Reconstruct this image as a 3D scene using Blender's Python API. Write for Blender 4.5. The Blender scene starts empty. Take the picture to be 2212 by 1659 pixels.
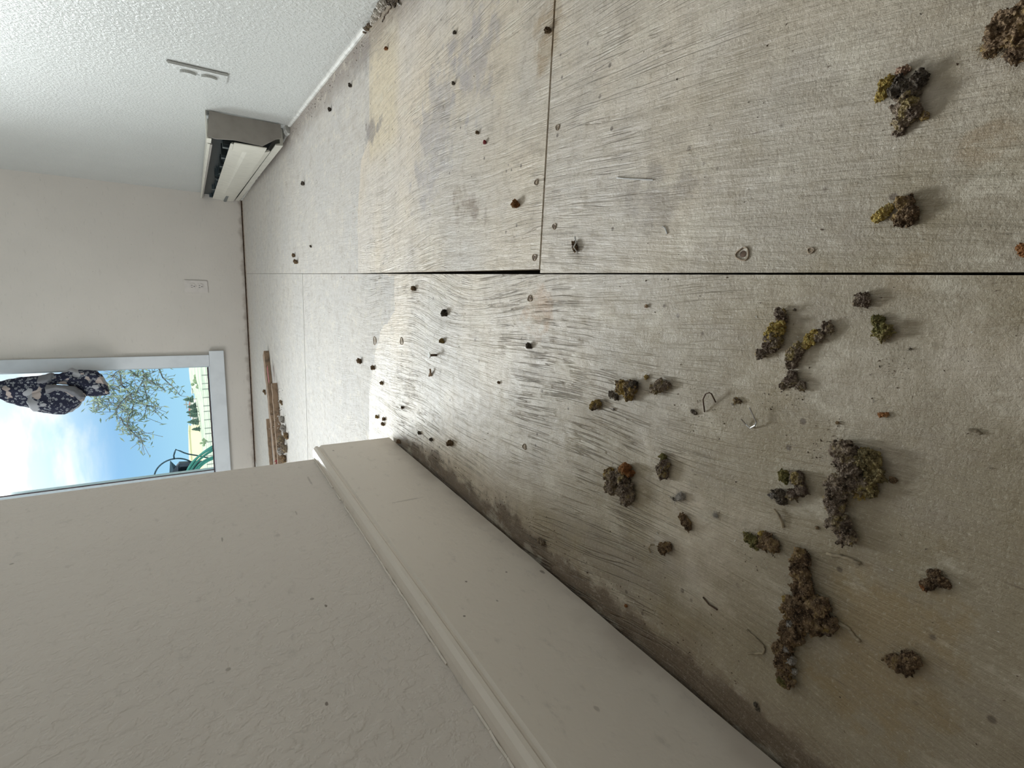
import bpy, bmesh, math, random
from mathutils import Vector, Matrix, noise as mnoise
C = bpy.context.scene
COL = C.collection
PI = math.pi
R3 = random.Random(7)

# ------------------------------------------------------------------ camera
H = 0.268                                   # lens height above the subfloor (m)
FPX = 1086.0
CX = (0.04608367, -0.52452271, -0.85014835)  # picture right, in world axes
CY = (-0.98138173, -0.18262579, 0.05947868)  # picture down
CZ = (-0.18645694, 0.83157907, -0.52317307)  # view direction
cam_d = bpy.data.cameras.new('camera')
cam_d.sensor_width = 36.0
cam_d.lens = FPX / 2212 * 36
cam_d.clip_start = 0.005
cam_d.clip_end = 2000
cam = bpy.data.objects.new('camera', cam_d)
COL.objects.link(cam)
m = Matrix.Identity(4)
for i in range(3):
    m[i][0] = CX[i]; m[i][1] = -CY[i]; m[i][2] = -CZ[i]
m[2][3] = H
cam.matrix_world = m
C.camera = cam

# ------------------------------------------------------------------ colour management
C.view_settings.view_transform = 'Standard'
C.view_settings.look = 'None'
C.view_settings.exposure = 0.13
C.view_settings.gamma = 1.0
C.view_settings.use_curve_mapping = False


# ------------------------------------------------------------------ node helper
class NT:
    def __init__(self, tree):
        self.t = tree; self.n = tree.nodes; self.l = tree.links
    def new(self, typ, **kw):
        n = self.n.new(typ)
        for k, v in kw.items():
            setattr(n, k, v)
        return n
    def put(self, sock, v):
        if v is None: return
        if isinstance(v, bpy.types.NodeSocket): self.l.new(v, sock)
        elif isinstance(v, (tuple, list)) and len(v) == 3 and sock.type == 'RGBA': sock.default_value = (*v, 1)
        else: sock.default_value = v
    def math(self, op, a, b=None, c=None, clamp=False):
        n = self.new('ShaderNodeMath', operation=op, use_clamp=clamp)
        self.put(n.inputs[0], a); self.put(n.inputs[1], b)
        if c is not None: self.put(n.inputs[2], c)
        return n.outputs[0]
    def vmath(self, op, a, b=None):
        n = self.new('ShaderNodeVectorMath', operation=op)
        self.put(n.inputs[0], a)
        if b is not None: self.put(n.inputs[1], b)
        return n.outputs['Value'] if op in ('LENGTH', 'DOT_PRODUCT') else n.outputs[0]
    def mapping(self, v, loc=(0, 0, 0), rot=(0, 0, 0), scale=(1, 1, 1)):
        n = self.new('ShaderNodeMapping')
        self.put(n.inputs['Vector'], v)
        n.inputs['Location'].default_value = loc
        n.inputs['Rotation'].default_value = rot
        n.inputs['Scale'].default_value = scale
        return n.outputs[0]
    def noise(self, v, scale=5, detail=4, rough=0.5, dist=0.0, col=False):
        n = self.new('ShaderNodeTexNoise')
        self.put(n.inputs['Vector'], v)
        n.inputs['Scale'].default_value = scale
        n.inputs['Detail'].default_value = detail
        n.inputs['Roughness'].default_value = rough
        n.inputs['Distortion'].default_value = dist
        return n.outputs['Color' if col else 'Fac']
    def ramp(self, f, stops, interp='LINEAR'):
        n = self.new('ShaderNodeValToRGB')
        self.put(n.inputs[0], f)
        cr = n.color_ramp; cr.interpolation = interp
        while len(cr.elements) < len(stops): cr.elements.new(0.5)
        for e, (p, c) in zip(cr.elements, stops):
            e.position = p
            e.color = (c, c, c, 1) if isinstance(c, (int, float)) else (*c, 1)
        return n.outputs[0]
    def step(self, f, a, b, lo=0.0, hi=1.0):
        n = self.new('ShaderNodeMapRange')
        n.interpolation_type = 'SMOOTHSTEP'
        self.put(n.inputs[0], f)
        n.inputs[1].default_value = a; n.inputs[2].default_value = b
        n.inputs[3].default_value = lo; n.inputs[4].default_value = hi
        return n.outputs[0]
    def mix(self, f, a, b, mode='MIX'):
        n = self.new('ShaderNodeMix', data_type='RGBA', blend_type=mode)
        self.put(n.inputs[0], f); self.put(n.inputs[6], a); self.put(n.inputs[7], b)
        return n.outputs[2]
    def bump(self, h, strength=0.3, dist=0.002, normal=None):
        n = self.new('ShaderNodeBump')
        n.inputs['Strength'].default_value = strength
        n.inputs['Distance'].default_value = dist
        self.put(n.inputs['Height'], h)
        if normal is not None: self.put(n.inputs['Normal'], normal)
        return n.outputs[0]


def new_mat(name):
    mt = bpy.data.materials.new(name)
    mt.use_nodes = True
    t = NT(mt.node_tree)
    b = mt.node_tree.nodes['Principled BSDF']
    return mt, t, b


def simple(name, col, rough=0.6, metal=0.0, spec=0.5, var=0.12, scale=40, bump=0.0, bscale=200, bdist=0.001):
    mt, t, b = new_mat(name)
    p = t.new('ShaderNodeNewGeometry').outputs['Position']
    f = t.noise(p, scale, 4)
    c2 = tuple(max(0, c * (1 - var * 2)) for c in col)
    t.put(b.inputs['Base Color'], t.mix(t.step(f, 0.4, 0.75), col, c2))
    b.inputs['Roughness'].default_value = rough
    b.inputs['Metallic'].default_value = metal
    b.inputs['Specular IOR Level'].default_value = spec
    if bump: t.put(b.inputs['Normal'], t.bump(t.noise(p, bscale, 3), bump, bdist))
    return mt


# ------------------------------------------------------------------ sky (world)
world = bpy.data.worlds.new('sky'); C.world = world; world.use_nodes = True
wt = NT(world.node_tree)
bg = world.node_tree.nodes['Background']
gv = wt.new('ShaderNodeTexCoord').outputs['Generated']
sep = wt.new('ShaderNodeSeparateXYZ'); wt.put(sep.inputs[0], gv)
zc = sep.outputs['Z']
skyc = wt.ramp(zc, [(0.0, (0.42, 0.74, 0.93)), (0.05, (0.38, 0.68, 0.92)), (0.12, (0.30, 0.56, 0.86)), (0.20, (0.62, 0.82, 0.98)), (0.34, (0.86, 0.97, 1.0))])
cl = wt.noise(wt.mapping(gv, scale=(3.0, 3.0, 9.0)), 2.2, 5, 0.55, 0.4)
clm = wt.math('MULTIPLY', wt.step(cl, 0.42, 0.66), wt.step(zc, 0.10, 0.22))
skyc = wt.mix(clm, skyc, (1.0, 1.0, 1.0))
shade = wt.math('MULTIPLY', wt.step(wt.noise(wt.mapping(gv, loc=(3, 1, 2), scale=(5, 5, 16)), 2.0, 4), 0.52, 0.68), wt.step(zc, 0.18, 0.26))
skyc = wt.mix(wt.math('MULTIPLY', shade, 0.55), skyc, (0.60, 0.72, 0.76))
# the sky is brightest around the veiled sunlight, high up and to the left of the window
glow = wt.vmath('DOT_PRODUCT', gv, (-0.42, 0.66, 0.62))
gl = wt.step(glow, 0.80, 1.0, 0.0, 1.0)
stren = wt.math('ADD', wt.math('MULTIPLY', gl, 1.3), 0.95)
wt.put(bg.inputs['Color'], skyc)
wt.put(bg.inputs['Strength'], stren)


# ------------------------------------------------------------------ daylight and added fill lamps
def area(name, loc, target, sx, sy, power, color):
    d = bpy.data.lights.new(name, 'AREA')
    d.shape = 'RECTANGLE'; d.size = sx; d.size_y = sy
    d.energy = power; d.color = color
    o = bpy.data.objects.new(name, d); COL.objects.link(o)
    o.location = loc
    o.rotation_euler = (Vector(target) - Vector(loc)).to_track_quat('-Z', 'Y').to_euler()
    return o

# skylight entering by the upper half of the far window (above what the camera frames)
area('window_daylight', (-1.15, 3.78, 1.62), (-0.02, 0.3, 1.15), 1.25, 0.75, 42, (0.95, 0.975, 1.0)).data.spread = 1.35
# added side fill, standing in for an unseen window round the left corner
area('side_fill', (-2.75, 1.75, 1.45), (0.4, 1.15, 0.35), 1.3, 1.1, 38, (0.96, 0.98, 1.0))
# dim fill lamp added above the hallway, no source seen there
area('hallway_fill', (0.15, -0.25, 2.1), (0.1, 1.2, 0.6), 0.7, 0.7, 0.6, (1.0, 0.93, 0.82))
sd = bpy.data.lights.new('added_outdoor_fill', 'SUN'); sd.energy = 2.6; sd.angle = 0.05; sd.color = (1.0, 0.96, 0.88)  # added lamp from behind, brightens only the outdoors; the veiled sunlight comes from elsewhere
added_outdoor_fill = bpy.data.objects.new('added_outdoor_fill', sd); COL.objects.link(added_outdoor_fill); added_outdoor_fill.rotation_euler = Vector((-0.55, 0.60, -0.58)).to_track_quat('-Z', 'Y').to_euler()


# ------------------------------------------------------------------ geometry helpers
def ray(px, py):
    a, b = px - 1106.0, py - 829.5
    return Vector([CX[i] * a + CY[i] * b + CZ[i] * FPX for i in range(3)])
def G(px, py, z=0.0):
    "point of the floor plane (or of height z) seen at a place of the photograph"
    d = ray(px, py); t = (z - H) / d.z
    return Vector((d.x * t, d.y * t, z))
def pxs(px, py):
    "metres per pixel across the line of sight on the floor there"
    return (H / -ray(px, py).z)
def OY(px, py, y):
    d = ray(px, py); t = y / d.y
    return Vector((d.x * t, y, H + d.z * t))

def link(name, me, mat, parent=None):
    o = bpy.data.objects.new(name, me); COL.objects.link(o)
    if mat is not None:
        for q in (mat if isinstance(mat, (list, tuple)) else [mat]): me.materials.append(q)
    if parent is not None:
        o.parent = parent
        o.matrix_parent_inverse = parent.matrix_basis.inverted()
    return o
def obj(name, bm, mat, parent=None, smooth=False):
    me = bpy.data.meshes.new(name)
    bmesh.ops.recalc_face_normals(bm, faces=bm.faces[:])
    bm.to_mesh(me); bm.free()
    if smooth:
        for p in me.polygons: p.use_smooth = True
    return link(name, me, mat, parent)
def tag(o, label, cat, group=None, kind=None):
    o['label'] = label; o['category'] = cat
    if group: o['group'] = group
    if kind: o['kind'] = kind
    return o
def struct(o):
    o['kind'] = 'structure'; return o
def empty(name, loc):
    o = bpy.data.objects.new(name, None); COL.objects.link(o)
    o.location = loc; o.empty_display_size = 0.02
    return o
def box(bm, x0, x1, y0, y1, z0, z1, bev=0.0):
    x0, x1 = sorted((x0, x1)); y0, y1 = sorted((y0, y1)); z0, z1 = sorted((z0, z1))
    vs = [bm.verts.new((x, y, z)) for z in (z0, z1) for y in (y0, y1) for x in (x0, x1)]
    fs = [(0, 2, 3, 1), (4, 5, 7, 6), (0, 1, 5, 4), (2, 6, 7, 3), (0, 4, 6, 2), (1, 3, 7, 5)]
    F = [bm.faces.new([vs[i] for i in f]) for f in fs]
    if bev:
        es = list({e for f in F for e in f.edges})
        bmesh.ops.bevel(bm, geom=es, offset=bev, segments=2, affect='EDGES')
    return bm
def prism(bm, pts, axis, a, b):
    "closed outline pts (2-D) pushed from a to b along axis"
    def P(u, v, w):
        return {'x': (w, u, v), 'y': (u, w, v), 'z': (u, v, w)}[axis]
    A = [bm.verts.new(P(u, v, a)) for u, v in pts]; B = [bm.verts.new(P(u, v, b)) for u, v in pts]
    n = len(pts)
    bm.faces.new(A); bm.faces.new(B[::-1])
    for i in range(n): bm.faces.new([A[i], A[(i + 1) % n], B[(i + 1) % n], B[i]])
    return bm
def loft(bm, A, B, cap=True):
    VA = [bm.verts.new(p) for p in A]; VB = [bm.verts.new(p) for p in B]; n = len(A)
    for i in range(n): bm.faces.new([VA[i], VA[(i + 1) % n], VB[(i + 1) % n], VB[i]])
    if cap: bm.faces.new(VA[::-1]); bm.faces.new(VB)
    return bm
def tube(bm, pts, r, seg=6, r2=None):
    pts = [Vector(p) for p in pts]; n = len(pts); rings = []
    up = Vector((0.13, 0.27, 0.95)).normalized()
    for i, p in enumerate(pts):
        t = (pts[min(i + 1, n - 1)] - pts[max(i - 1, 0)])
        if t.length < 1e-9: t = Vector((0, 0, 1))
        t.normalize()
        a = t.cross(up)
        if a.length < 1e-3: a = t.cross(Vector((1, 0, 0)))
        a.normalize(); b = t.cross(a)
        rr = r if r2 is None else r + (r2 - r) * i / (n - 1)
        rings.append([bm.verts.new(p + (a * math.cos(2 * PI * k / seg) + b * math.sin(2 * PI * k / seg)) * rr) for k in range(seg)])
    for i in range(n - 1):
        for k in range(seg):
            bm.faces.new([rings[i][k], rings[i][(k + 1) % seg], rings[i + 1][(k + 1) % seg], rings[i + 1][k]])
    bm.faces.new(rings[0][::-1]); bm.faces.new(rings[-1])
    return bm
def blob(bm, c, r, sub=2, scale=(1, 1, 1), zmin=None, jit=0.0, rnd=None):
    res = bmesh.ops.create_icosphere(bm, subdivisions=sub, radius=r)
    for v in res['verts']:
        k = 1 + (rnd.uniform(-jit, jit) if jit else 0)
        v.co = Vector((v.co.x * scale[0] * k + c[0], v.co.y * scale[1] * k + c[1], v.co.z * scale[2] * k + c[2]))
        if zmin is not None and v.co.z < zmin: v.co.z = zmin


# ------------------------------------------------------------------ materials
def smudge(t, p, pos, rx, ry, rot=0.0, soft=0.5, nz=2.2, nscale=38):
    "ragged oval patch mask on the floor"
    q = t.mapping(t.vmath('SUBTRACT', p, (pos[0], pos[1], 0)), rot=(0, 0, rot))
    q = t.vmath('MULTIPLY', q, (1 / rx, 1 / ry, 0))
    d = t.vmath('LENGTH', q)
    n = t.noise(p, nscale, 5, 0.6)
    d = t.math('ADD', d, t.math('MULTIPLY', t.math('SUBTRACT', n, 0.5), nz * 2))
    return t.step(d, 1.15, 0.35, 0.0, 1.0)

def plywood_mat(name, rot, seed, ring, fmax=1.0):
    mt, t, b = new_mat(name)
    P = t.new('ShaderNodeNewGeometry').outputs['Position']
    sp = t.new('ShaderNodeSeparateXYZ'); t.put(sp.inputs[0], P)
    X, Y = sp.outputs['X'], sp.outputs['Y']
    # broad colour of the old paint / glue film, with foreground falloff painted in
    big = t.noise(t.mapping(P, loc=(seed, 0, 0)), 5.0, 5, 0.55)
    col = t.mix(t.step(big, 0.35, 0.65), (0.70, 0.605, 0.485), (0.62, 0.565, 0.505))
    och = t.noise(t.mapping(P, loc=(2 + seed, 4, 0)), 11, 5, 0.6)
    near_falloff = t.step(t.math('ADD', Y, t.math('MULTIPLY', X, 0.8)), 0.42, 0.06)  # dims towards the camera like lens falloff; also spreads the ochre stain
    col = t.mix(t.math('MULTIPLY', t.step(och, 0.45, 0.68), t.math('ADD', t.math('MULTIPLY', near_falloff, 0.75), 0.12)), col, (0.36, 0.275, 0.145))
    col = t.mix(t.math('MULTIPLY', t.math('MULTIPLY', near_falloff, t.step(t.noise(P, 7, 5, 0.6), 0.30, 0.52)), 0.8), col, (0.31, 0.26, 0.175))  # light falloff put into the board colour, broken up by noise
    # beyond the old threshold line the boards were left bare and whiter
    ew = t.math('MULTIPLY', t.math('SUBTRACT', t.noise(P, 30, 3), 0.5), 0.02)
    xr = t.math('ADD', t.math('ADD', X, 0.3), ew)
    er = t.ramp(t.math('MULTIPLY', xr, 1.4), [(0.0, 0.934), (0.129, 0.932), (0.26, 0.885), (0.30, 0.86), (0.36, 0.787), (0.4395, 0.79), (0.4412, 1.0), (0.60, 1.0), (0.717, 0.974), (0.78, 0.90), (0.896, 0.893)])
    edge = t.math('SUBTRACT', t.math('ADD', Y, t.math('MULTIPLY', ew, 0.3)), er)
    far = t.step(edge, -0.002, 0.004)
    col = t.mix(t.math('MULTIPLY', far, 0.75), col, (0.51, 0.495, 0.48))
    # bleached cream patch beside the right wall
    cream = t.math('MULTIPLY', t.step(Y, 0.76, 0.80), t.step(Y, 0.925, 0.915))
    cream = t.math('MULTIPLY', cream, t.step(X, 0.19, 0.23))
    col = t.mix(t.math('MULTIPLY', cream, 0.75), col, (0.67, 0.57, 0.40))
    for g0, rx, ry, ro, cc, k in (
            ((1010, 450), .016, .05, 0.45, (0.28, 0.21, 0.15), .8), ((940, 290), .10, .06, 0.6, (0.38, 0.35, 0.36), .55),
            ((1020, 130), .05, .05, 0.2, (0.38, 0.35, 0.37), .55), ((1165, 672), .02, .03, 0.2, (0.45, 0.27, 0.14), .6),
            ((1180, 80), .03, .02, 0.2, (0.36, 0.24, 0.12), .7), ((800, 285), .02, .05, 0.0, (0.22, 0.19, 0.18), .75),
            ((770, 120), .04, .10, 0.3, (0.36, 0.34, 0.32), .8), ((1420, 420), .02, .035, 0.0, (0.24, 0.20, 0.17), .5),
            ((1960, 610), .012, .010, 0.0, (0.36, 0.27, 0.16), .35), ((2150, 300), .008, .008, 0.0, (0.30, 0.20, 0.10), .4),
            ((1090, 1100), .014, .045, 0.0, (0.07, 0.045, 0.025), .9), ((940, 985), .012, .05, 0.0, (0.16, 0.12, 0.09), .85),
            ((1900, 1400), .05, .03, 0.0, (0.34, 0.24, 0.11), .55), ((1330, 1230), .03, .05, 0.0, (0.33, 0.28, 0.22), .6)):
        g = G(*g0)
        col = t.mix(t.math('MULTIPLY', smudge(t, P, g, rx, ry, ro), k), col, cc)
    # grime strips where the carpet edge lay: along the baseboard, the right wall and the far wall
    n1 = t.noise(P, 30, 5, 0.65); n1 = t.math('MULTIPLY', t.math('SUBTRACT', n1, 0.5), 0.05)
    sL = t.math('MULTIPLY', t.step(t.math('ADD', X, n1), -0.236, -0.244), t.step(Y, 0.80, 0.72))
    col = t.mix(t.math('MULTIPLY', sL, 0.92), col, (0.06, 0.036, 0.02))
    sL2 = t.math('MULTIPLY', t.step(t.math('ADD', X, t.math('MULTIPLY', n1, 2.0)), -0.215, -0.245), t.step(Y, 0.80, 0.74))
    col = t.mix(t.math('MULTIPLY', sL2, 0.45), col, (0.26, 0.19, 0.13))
    wallx = t.math('ADD', t.math('MULTIPLY', Y, 0.034), 0.384)
    dR = t.math('SUBTRACT', wallx, t.math('ADD', X, n1))
    col = t.mix(t.math('MULTIPLY', t.step(dR, 0.075, 0.02), 0.72), col, (0.24, 0.195, 0.165))
    sF = t.step(t.math('ADD', Y, t.math('MULTIPLY', n1, 2.5)), 3.50, 3.585)
    col = t.mix(t.math('MULTIPLY', sF, 0.65), col, (0.28, 0.17, 0.09))
    # veneer grain: long fissures following the sheet, bent round cathedral figures
    warp = t.noise(t.mapping(P, loc=(seed * 3.1, 1.7, 0), scale=(1.0, 0.55, 1)), 3.2, 2, 0.4)
    off = t.new('ShaderNodeCombineXYZ')
    t.put(off.inputs[0], t.math('MULTIPLY', t.math('SUBTRACT', warp, 0.5), ring))
    Q = t.mapping(t.vmath('ADD', P, off.outputs[0]), rot=(0, 0, rot))
    fine = t.noise(t.mapping(Q, loc=(seed, 0, 0), scale=(85, 3.2, 1)), 1.0, 2, 0.55)
    fin2 = t.noise(t.mapping(Q, loc=(seed, 5, 0), scale=(130, 5, 1)), 1.0, 2, 0.5)
    brk = t.noise(t.mapping(Q, loc=(0, seed, 0), scale=(40, 22, 1)), 1.0, 3, 0.6)
    fis = t.math('MULTIPLY', t.math('MAXIMUM', t.step(t.math('ABSOLUTE', t.math('SUBTRACT', fine, 0.5)), 0.022, 0.004), t.step(t.math('ABSOLUTE', t.math('SUBTRACT', fin2, 0.53)), 0.02, 0.004)), t.step(brk, 0.36, 0.62))
    zone = t.step(t.noise(t.mapping(P, loc=(seed * 2, 9, 0)), 4.5, 3), 0.42, 0.60, 0.12, fmax)
    zone = t.math('MULTIPLY', zone, t.math('MULTIPLY', t.step(Y, 1.0, 0.85, 0.15, 1.0), t.step(Y, 0.14, 0.36, 0.06, 1.0)))
    fis = t.math('MULTIPLY', fis, zone)
    wide = t.noise(t.mapping(Q, loc=(seed, 2, 0), scale=(80, 7, 1)), 1.0, 5, 0.65)
    gr = t.noise(P, 520, 3, 0.75)
    med = t.noise(P, 95, 5, 0.7)
    dark = t.mix(t.math('MULTIPLY', fis, 0.48), (1, 1, 1), (0.42, 0.35, 0.29))
    col = t.mix(1.0, col, dark, 'MULTIPLY')
    mot = t.noise(t.mapping(P, loc=(seed, 3, 1), scale=(1.5, 0.8, 1)), 24, 5, 0.7)
    col = t.mix(t.math('MULTIPLY', t.step(mot, 0.50, 0.68), 0.38), col, (0.34, 0.29, 0.235))
    col = t.mix(t.math('MULTIPLY', t.step(mot, 0.48, 0.34), 0.45), col, (0.70, 0.64, 0.53))
    col = t.mix(t.math('MULTIPLY', t.step(med, 0.48, 0.70), 0.36), col, (0.32, 0.26, 0.18))
    col = t.mix(t.math('MULTIPLY', t.step(gr, 0.54, 0.72), 0.42), col, (0.24, 0.19, 0.14))
    col = t.mix(t.math('MULTIPLY', t.step(gr, 0.45, 0.32), 0.25), col, (0.80, 0.74, 0.64))
    scr = t.noise(t.mapping(P, loc=(seed, 7, 0), rot=(0, 0, 0.25), scale=(230, 14, 1)), 1.0, 3, 0.6)
    scr = t.math('MULTIPLY', t.step(scr, 0.67, 0.71), t.step(t.noise(P, 16, 3), 0.52, 0.62))
    col = t.mix(t.math('MULTIPLY', scr, 0.55), col, (0.12, 0.085, 0.065))
    v = t.new('ShaderNodeTexVoronoi'); t.put(v.inputs['Vector'], P); v.inputs['Scale'].default_value = 55
    spk = t.math('MULTIPLY', t.step(v.outputs['Distance'], 0.12, 0.06), t.step(t.noise(P, 20, 2), 0.46, 0.54))
    col = t.mix(t.math('MULTIPLY', spk, 0.75), col, (0.10, 0.07, 0.05))
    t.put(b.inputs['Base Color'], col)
    t.put(b.inputs['Roughness'], t.math('ADD', t.step(med, 0.3, 0.7, 0.46, 0.62), t.math('MULTIPLY', far, 0.18)))
    b.inputs['Specular IOR Level'].default_value = 0.6
    h = t.math('SUBTRACT', t.math('MULTIPLY', t.math('MULTIPLY', wide, 1.9), t.step(Y, 1.1, 0.8, 0.3, 1.0)), t.math('MULTIPLY', fis, 1.3))
    h = t.math('ADD', h, t.math('MULTIPLY', med, 0.5))
    h = t.math('ADD', h, t.math('MULTIPLY', gr, 0.30))
    t.put(b.inputs['Normal'], t.bump(h, 0.9, 0.0017))
    return mt

def wall_mat(name, col, bs, bd, scale, rough=0.55, spec=0.4, dirt=0.2, marks=()):
    mt, t, b = new_mat(name)
    P = t.new('ShaderNodeNewGeometry').outputs['Position']
    big = t.noise(P, 3.5, 4, 0.5)
    c = t.mix(t.step(big, 0.3, 0.7), col, tuple(q * 0.95 for q in col))
    sp = t.new('ShaderNodeSeparateXYZ'); t.put(sp.inputs[0], P)
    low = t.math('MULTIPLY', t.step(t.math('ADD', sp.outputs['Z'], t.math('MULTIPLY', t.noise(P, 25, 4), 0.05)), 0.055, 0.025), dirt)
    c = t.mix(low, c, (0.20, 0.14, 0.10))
    v = t.new('ShaderNodeTexVoronoi'); t.put(v.inputs['Vector'], P); v.inputs['Scale'].default_value = 16
    spk = t.math('MULTIPLY', t.step(v.outputs['Distance'], 0.035, 0.02), 0.5)
    c = t.mix(spk, c, (0.16, 0.13, 0.10))
    sm = t.noise(t.mapping(P, scale=(1, 2, 4)), 22, 5, 0.7)
    c = t.mix(t.math('MULTIPLY', t.step(sm, 0.56, 0.74), 0.35), c, tuple(q * 0.55 for q in col))
    for pos, r, k in marks:
        d = t.vmath('LENGTH', t.vmath('MULTIPLY', t.vmath('SUBTRACT', P, pos), tuple(1 / q for q in r)))
        d = t.math('ADD', d, t.math('MULTIPLY', t.math('SUBTRACT', t.noise(P, 260, 3), 0.5), 1.2))
        c = t.mix(t.math('MULTIPLY', t.step(d, 1.1, 0.6), k), c, (0.15, 0.115, 0.09))
    t.put(b.inputs['Base Color'], c)
    b.inputs['Roughness'].default_value = rough
    b.inputs['Specular IOR Level'].default_value = spec
    n = t.noise(P, scale, 3, 0.55, 0.15)
    h = t.math('ADD', t.step(n, 0.42, 0.62), t.math('MULTIPLY', t.noise(P, scale * 4, 2), 0.25))
    t.put(b.inputs['Normal'], t.bump(h, bs, bd))
    return mt

BASE_MARKS = [((-.2573, .3601, .0797), (.004, .0014, .0012), .85), ((-.2573, .3184, .1022), (.004, .0012, .0012), .8), ((-.2573, .3234, .0691), (.004, .0016, .001), .6), ((-.2573, .3569, .0399), (.004, .001, .001), .8), ((-.2573, .1982, .0689), (.006, .003, .0015), .35), ((-.2573, .5473, .0655), (.006, .0022, .022), .28), ((-.2573, .769, .1031), (.006, .003, .0015), .6), ((-.2573, .342, .010), (.006, .004, .002), .7)]
WALL_MARKS = [((-.2735, .4059, .1897), (.004, .0022, .0012), .8), ((-.2735, .3003, .2111), (.004, .0022, .0012), .8), ((-.2735, .6031, .1825), (.004, .006, .001), .35), ((-.2735, .5709, .2602), (.004, .006, .001), .5), ((-.2735, .70, .150), (.004, .02, .0015), .35)]
M = {}
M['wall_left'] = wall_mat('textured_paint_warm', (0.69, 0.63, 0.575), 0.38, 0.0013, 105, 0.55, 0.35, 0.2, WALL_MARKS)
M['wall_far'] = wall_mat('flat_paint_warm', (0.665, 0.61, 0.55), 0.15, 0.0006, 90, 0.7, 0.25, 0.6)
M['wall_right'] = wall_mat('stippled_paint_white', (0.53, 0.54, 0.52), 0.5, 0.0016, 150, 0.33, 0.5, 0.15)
M['back'] = simple('unseen_back_wall_dark', (0.20, 0.15, 0.11), 0.6)  # kept dark so the unseen back wall returns little light
M['ceiling'] = simple('ceiling_paint', (0.7, 0.69, 0.66), 0.8, var=0.03)
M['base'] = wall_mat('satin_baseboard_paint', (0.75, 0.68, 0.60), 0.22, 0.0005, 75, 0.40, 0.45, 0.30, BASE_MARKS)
M['trim'] = simple('white_trim_paint', (0.72, 0.74, 0.76), 0.45, var=0.05, scale=12)
M['caulk'] = simple('caulk_bead', (0.60, 0.59, 0.55), 0.5, var=0.15, scale=60, bump=0.4, bscale=120)
M['dark_wood'] = simple('rotted_sole_plate', (0.10, 0.055, 0.03), 0.9, var=0.35, scale=60, bump=0.6)
M['under'] = simple('dark_underfloor', (0.02, 0.015, 0.01), 0.9)
M['gasket'] = simple('perished_gasket', (0.10, 0.07, 0.075), 0.8, var=0.3, scale=80)
M['vinyl'] = simple('window_vinyl', (0.55, 0.62, 0.66), 0.4, var=0.05)
M['plate'] = simple('outlet_plastic', (0.66, 0.60, 0.55), 0.4, var=0.03)
M['slot'] = simple('outlet_slot', (0.04, 0.035, 0.03), 0.8)
M['plate_painted'] = M['wall_right']
M['heat_grey'] = simple('grey_heater_cap', (0.30, 0.275, 0.245), 0.5, var=0.08, scale=30)
M['heat_cream'] = simple('cream_enamel', (0.62, 0.60, 0.52), 0.35, var=0.06, scale=25)
M['heat_dark'] = simple('heater_inside', (0.035, 0.045, 0.045), 0.5, metal=0.3)
M['fin'] = simple('heater_fin', (0.16, 0.20, 0.21), 0.35, metal=0.7)
M['steel'] = simple('staple_steel', (0.62, 0.62, 0.62), 0.25, metal=1.0, var=0.1)
M['rust'] = simple('rusty_steel', (0.13, 0.085, 0.06), 0.6, metal=0.6, var=0.3, scale=300)
M['nail_ring'] = simple('putty_ring', (0.42, 0.33, 0.24), 0.8, var=0.3, scale=300)
M['wood_strip'] = simple('splintered_pine', (0.34, 0.23, 0.15), 0.8, var=0.25, scale=50, bump=0.5)
M['red'] = simple('red_stain', (0.38, 0.05, 0.05), 0.6, var=0.3, scale=80)
M['chip'] = simple('white_paint_chip', (0.75, 0.73, 0.68), 0.6)
M['crumb'] = simple('brown_crumb', (0.11, 0.075, 0.05), 0.9, var=0.4, scale=150)
M['plaster'] = simple('broken_plaster', (0.70, 0.66, 0.60), 0.9, var=0.15, scale=80, bump=0.6)
M['fibre'] = simple('fibre', (0.40, 0.33, 0.23), 0.8, var=0.3, scale=200)
M['fibre_pale'] = simple('pale_fibre', (0.45, 0.42, 0.38), 0.8, var=0.2, scale=200)

def fluff(name, cols, sc=130):
    mt, t, b = new_mat(name)
    P = t.new('ShaderNodeNewGeometry').outputs['Position']
    w = t.vmath('ADD', P, t.vmath('MULTIPLY', t.noise(P, sc * 1.6, 3, 0.6, col=True), (0.006, 0.006, 0.006)))
    f = t.noise(w, sc * 0.9, 5, 0.65, 0.5)
    cols = [tuple(min(1, q * 1.45 + 0.012) for q in cc) for cc in cols]
    st = [(0.36, cols[0]), (0.45, cols[1]), (0.54, cols[2]), (0.64, cols[3])]
    c = t.ramp(f, st)
    g2 = t.noise(P, sc * 7, 4, 0.7)
    c = t.mix(t.step(g2, 0.52, 0.68, 0, 0.6), c, tuple(q * 0.35 for q in cols[1]))
    c = t.mix(t.step(t.noise(P, sc * 9, 2, 0.6), 0.54, 0.66, 0, 0.55), c, tuple(min(1, q * 1.9 + 0.04) for q in cols[2]))
    t.put(b.inputs['Base Color'], c)
    b.inputs['Roughness'].default_value = 0.95
    b.inputs['Specular IOR Level'].default_value = 0.12
    h = t.math('ADD', g2, t.math('MULTIPLY', t.noise(P, sc * 3, 4, 0.65), 1.6))
    t.put(b.inputs['Normal'], t.bump(h, 1.0, 0.0022))
    return mt
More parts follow.
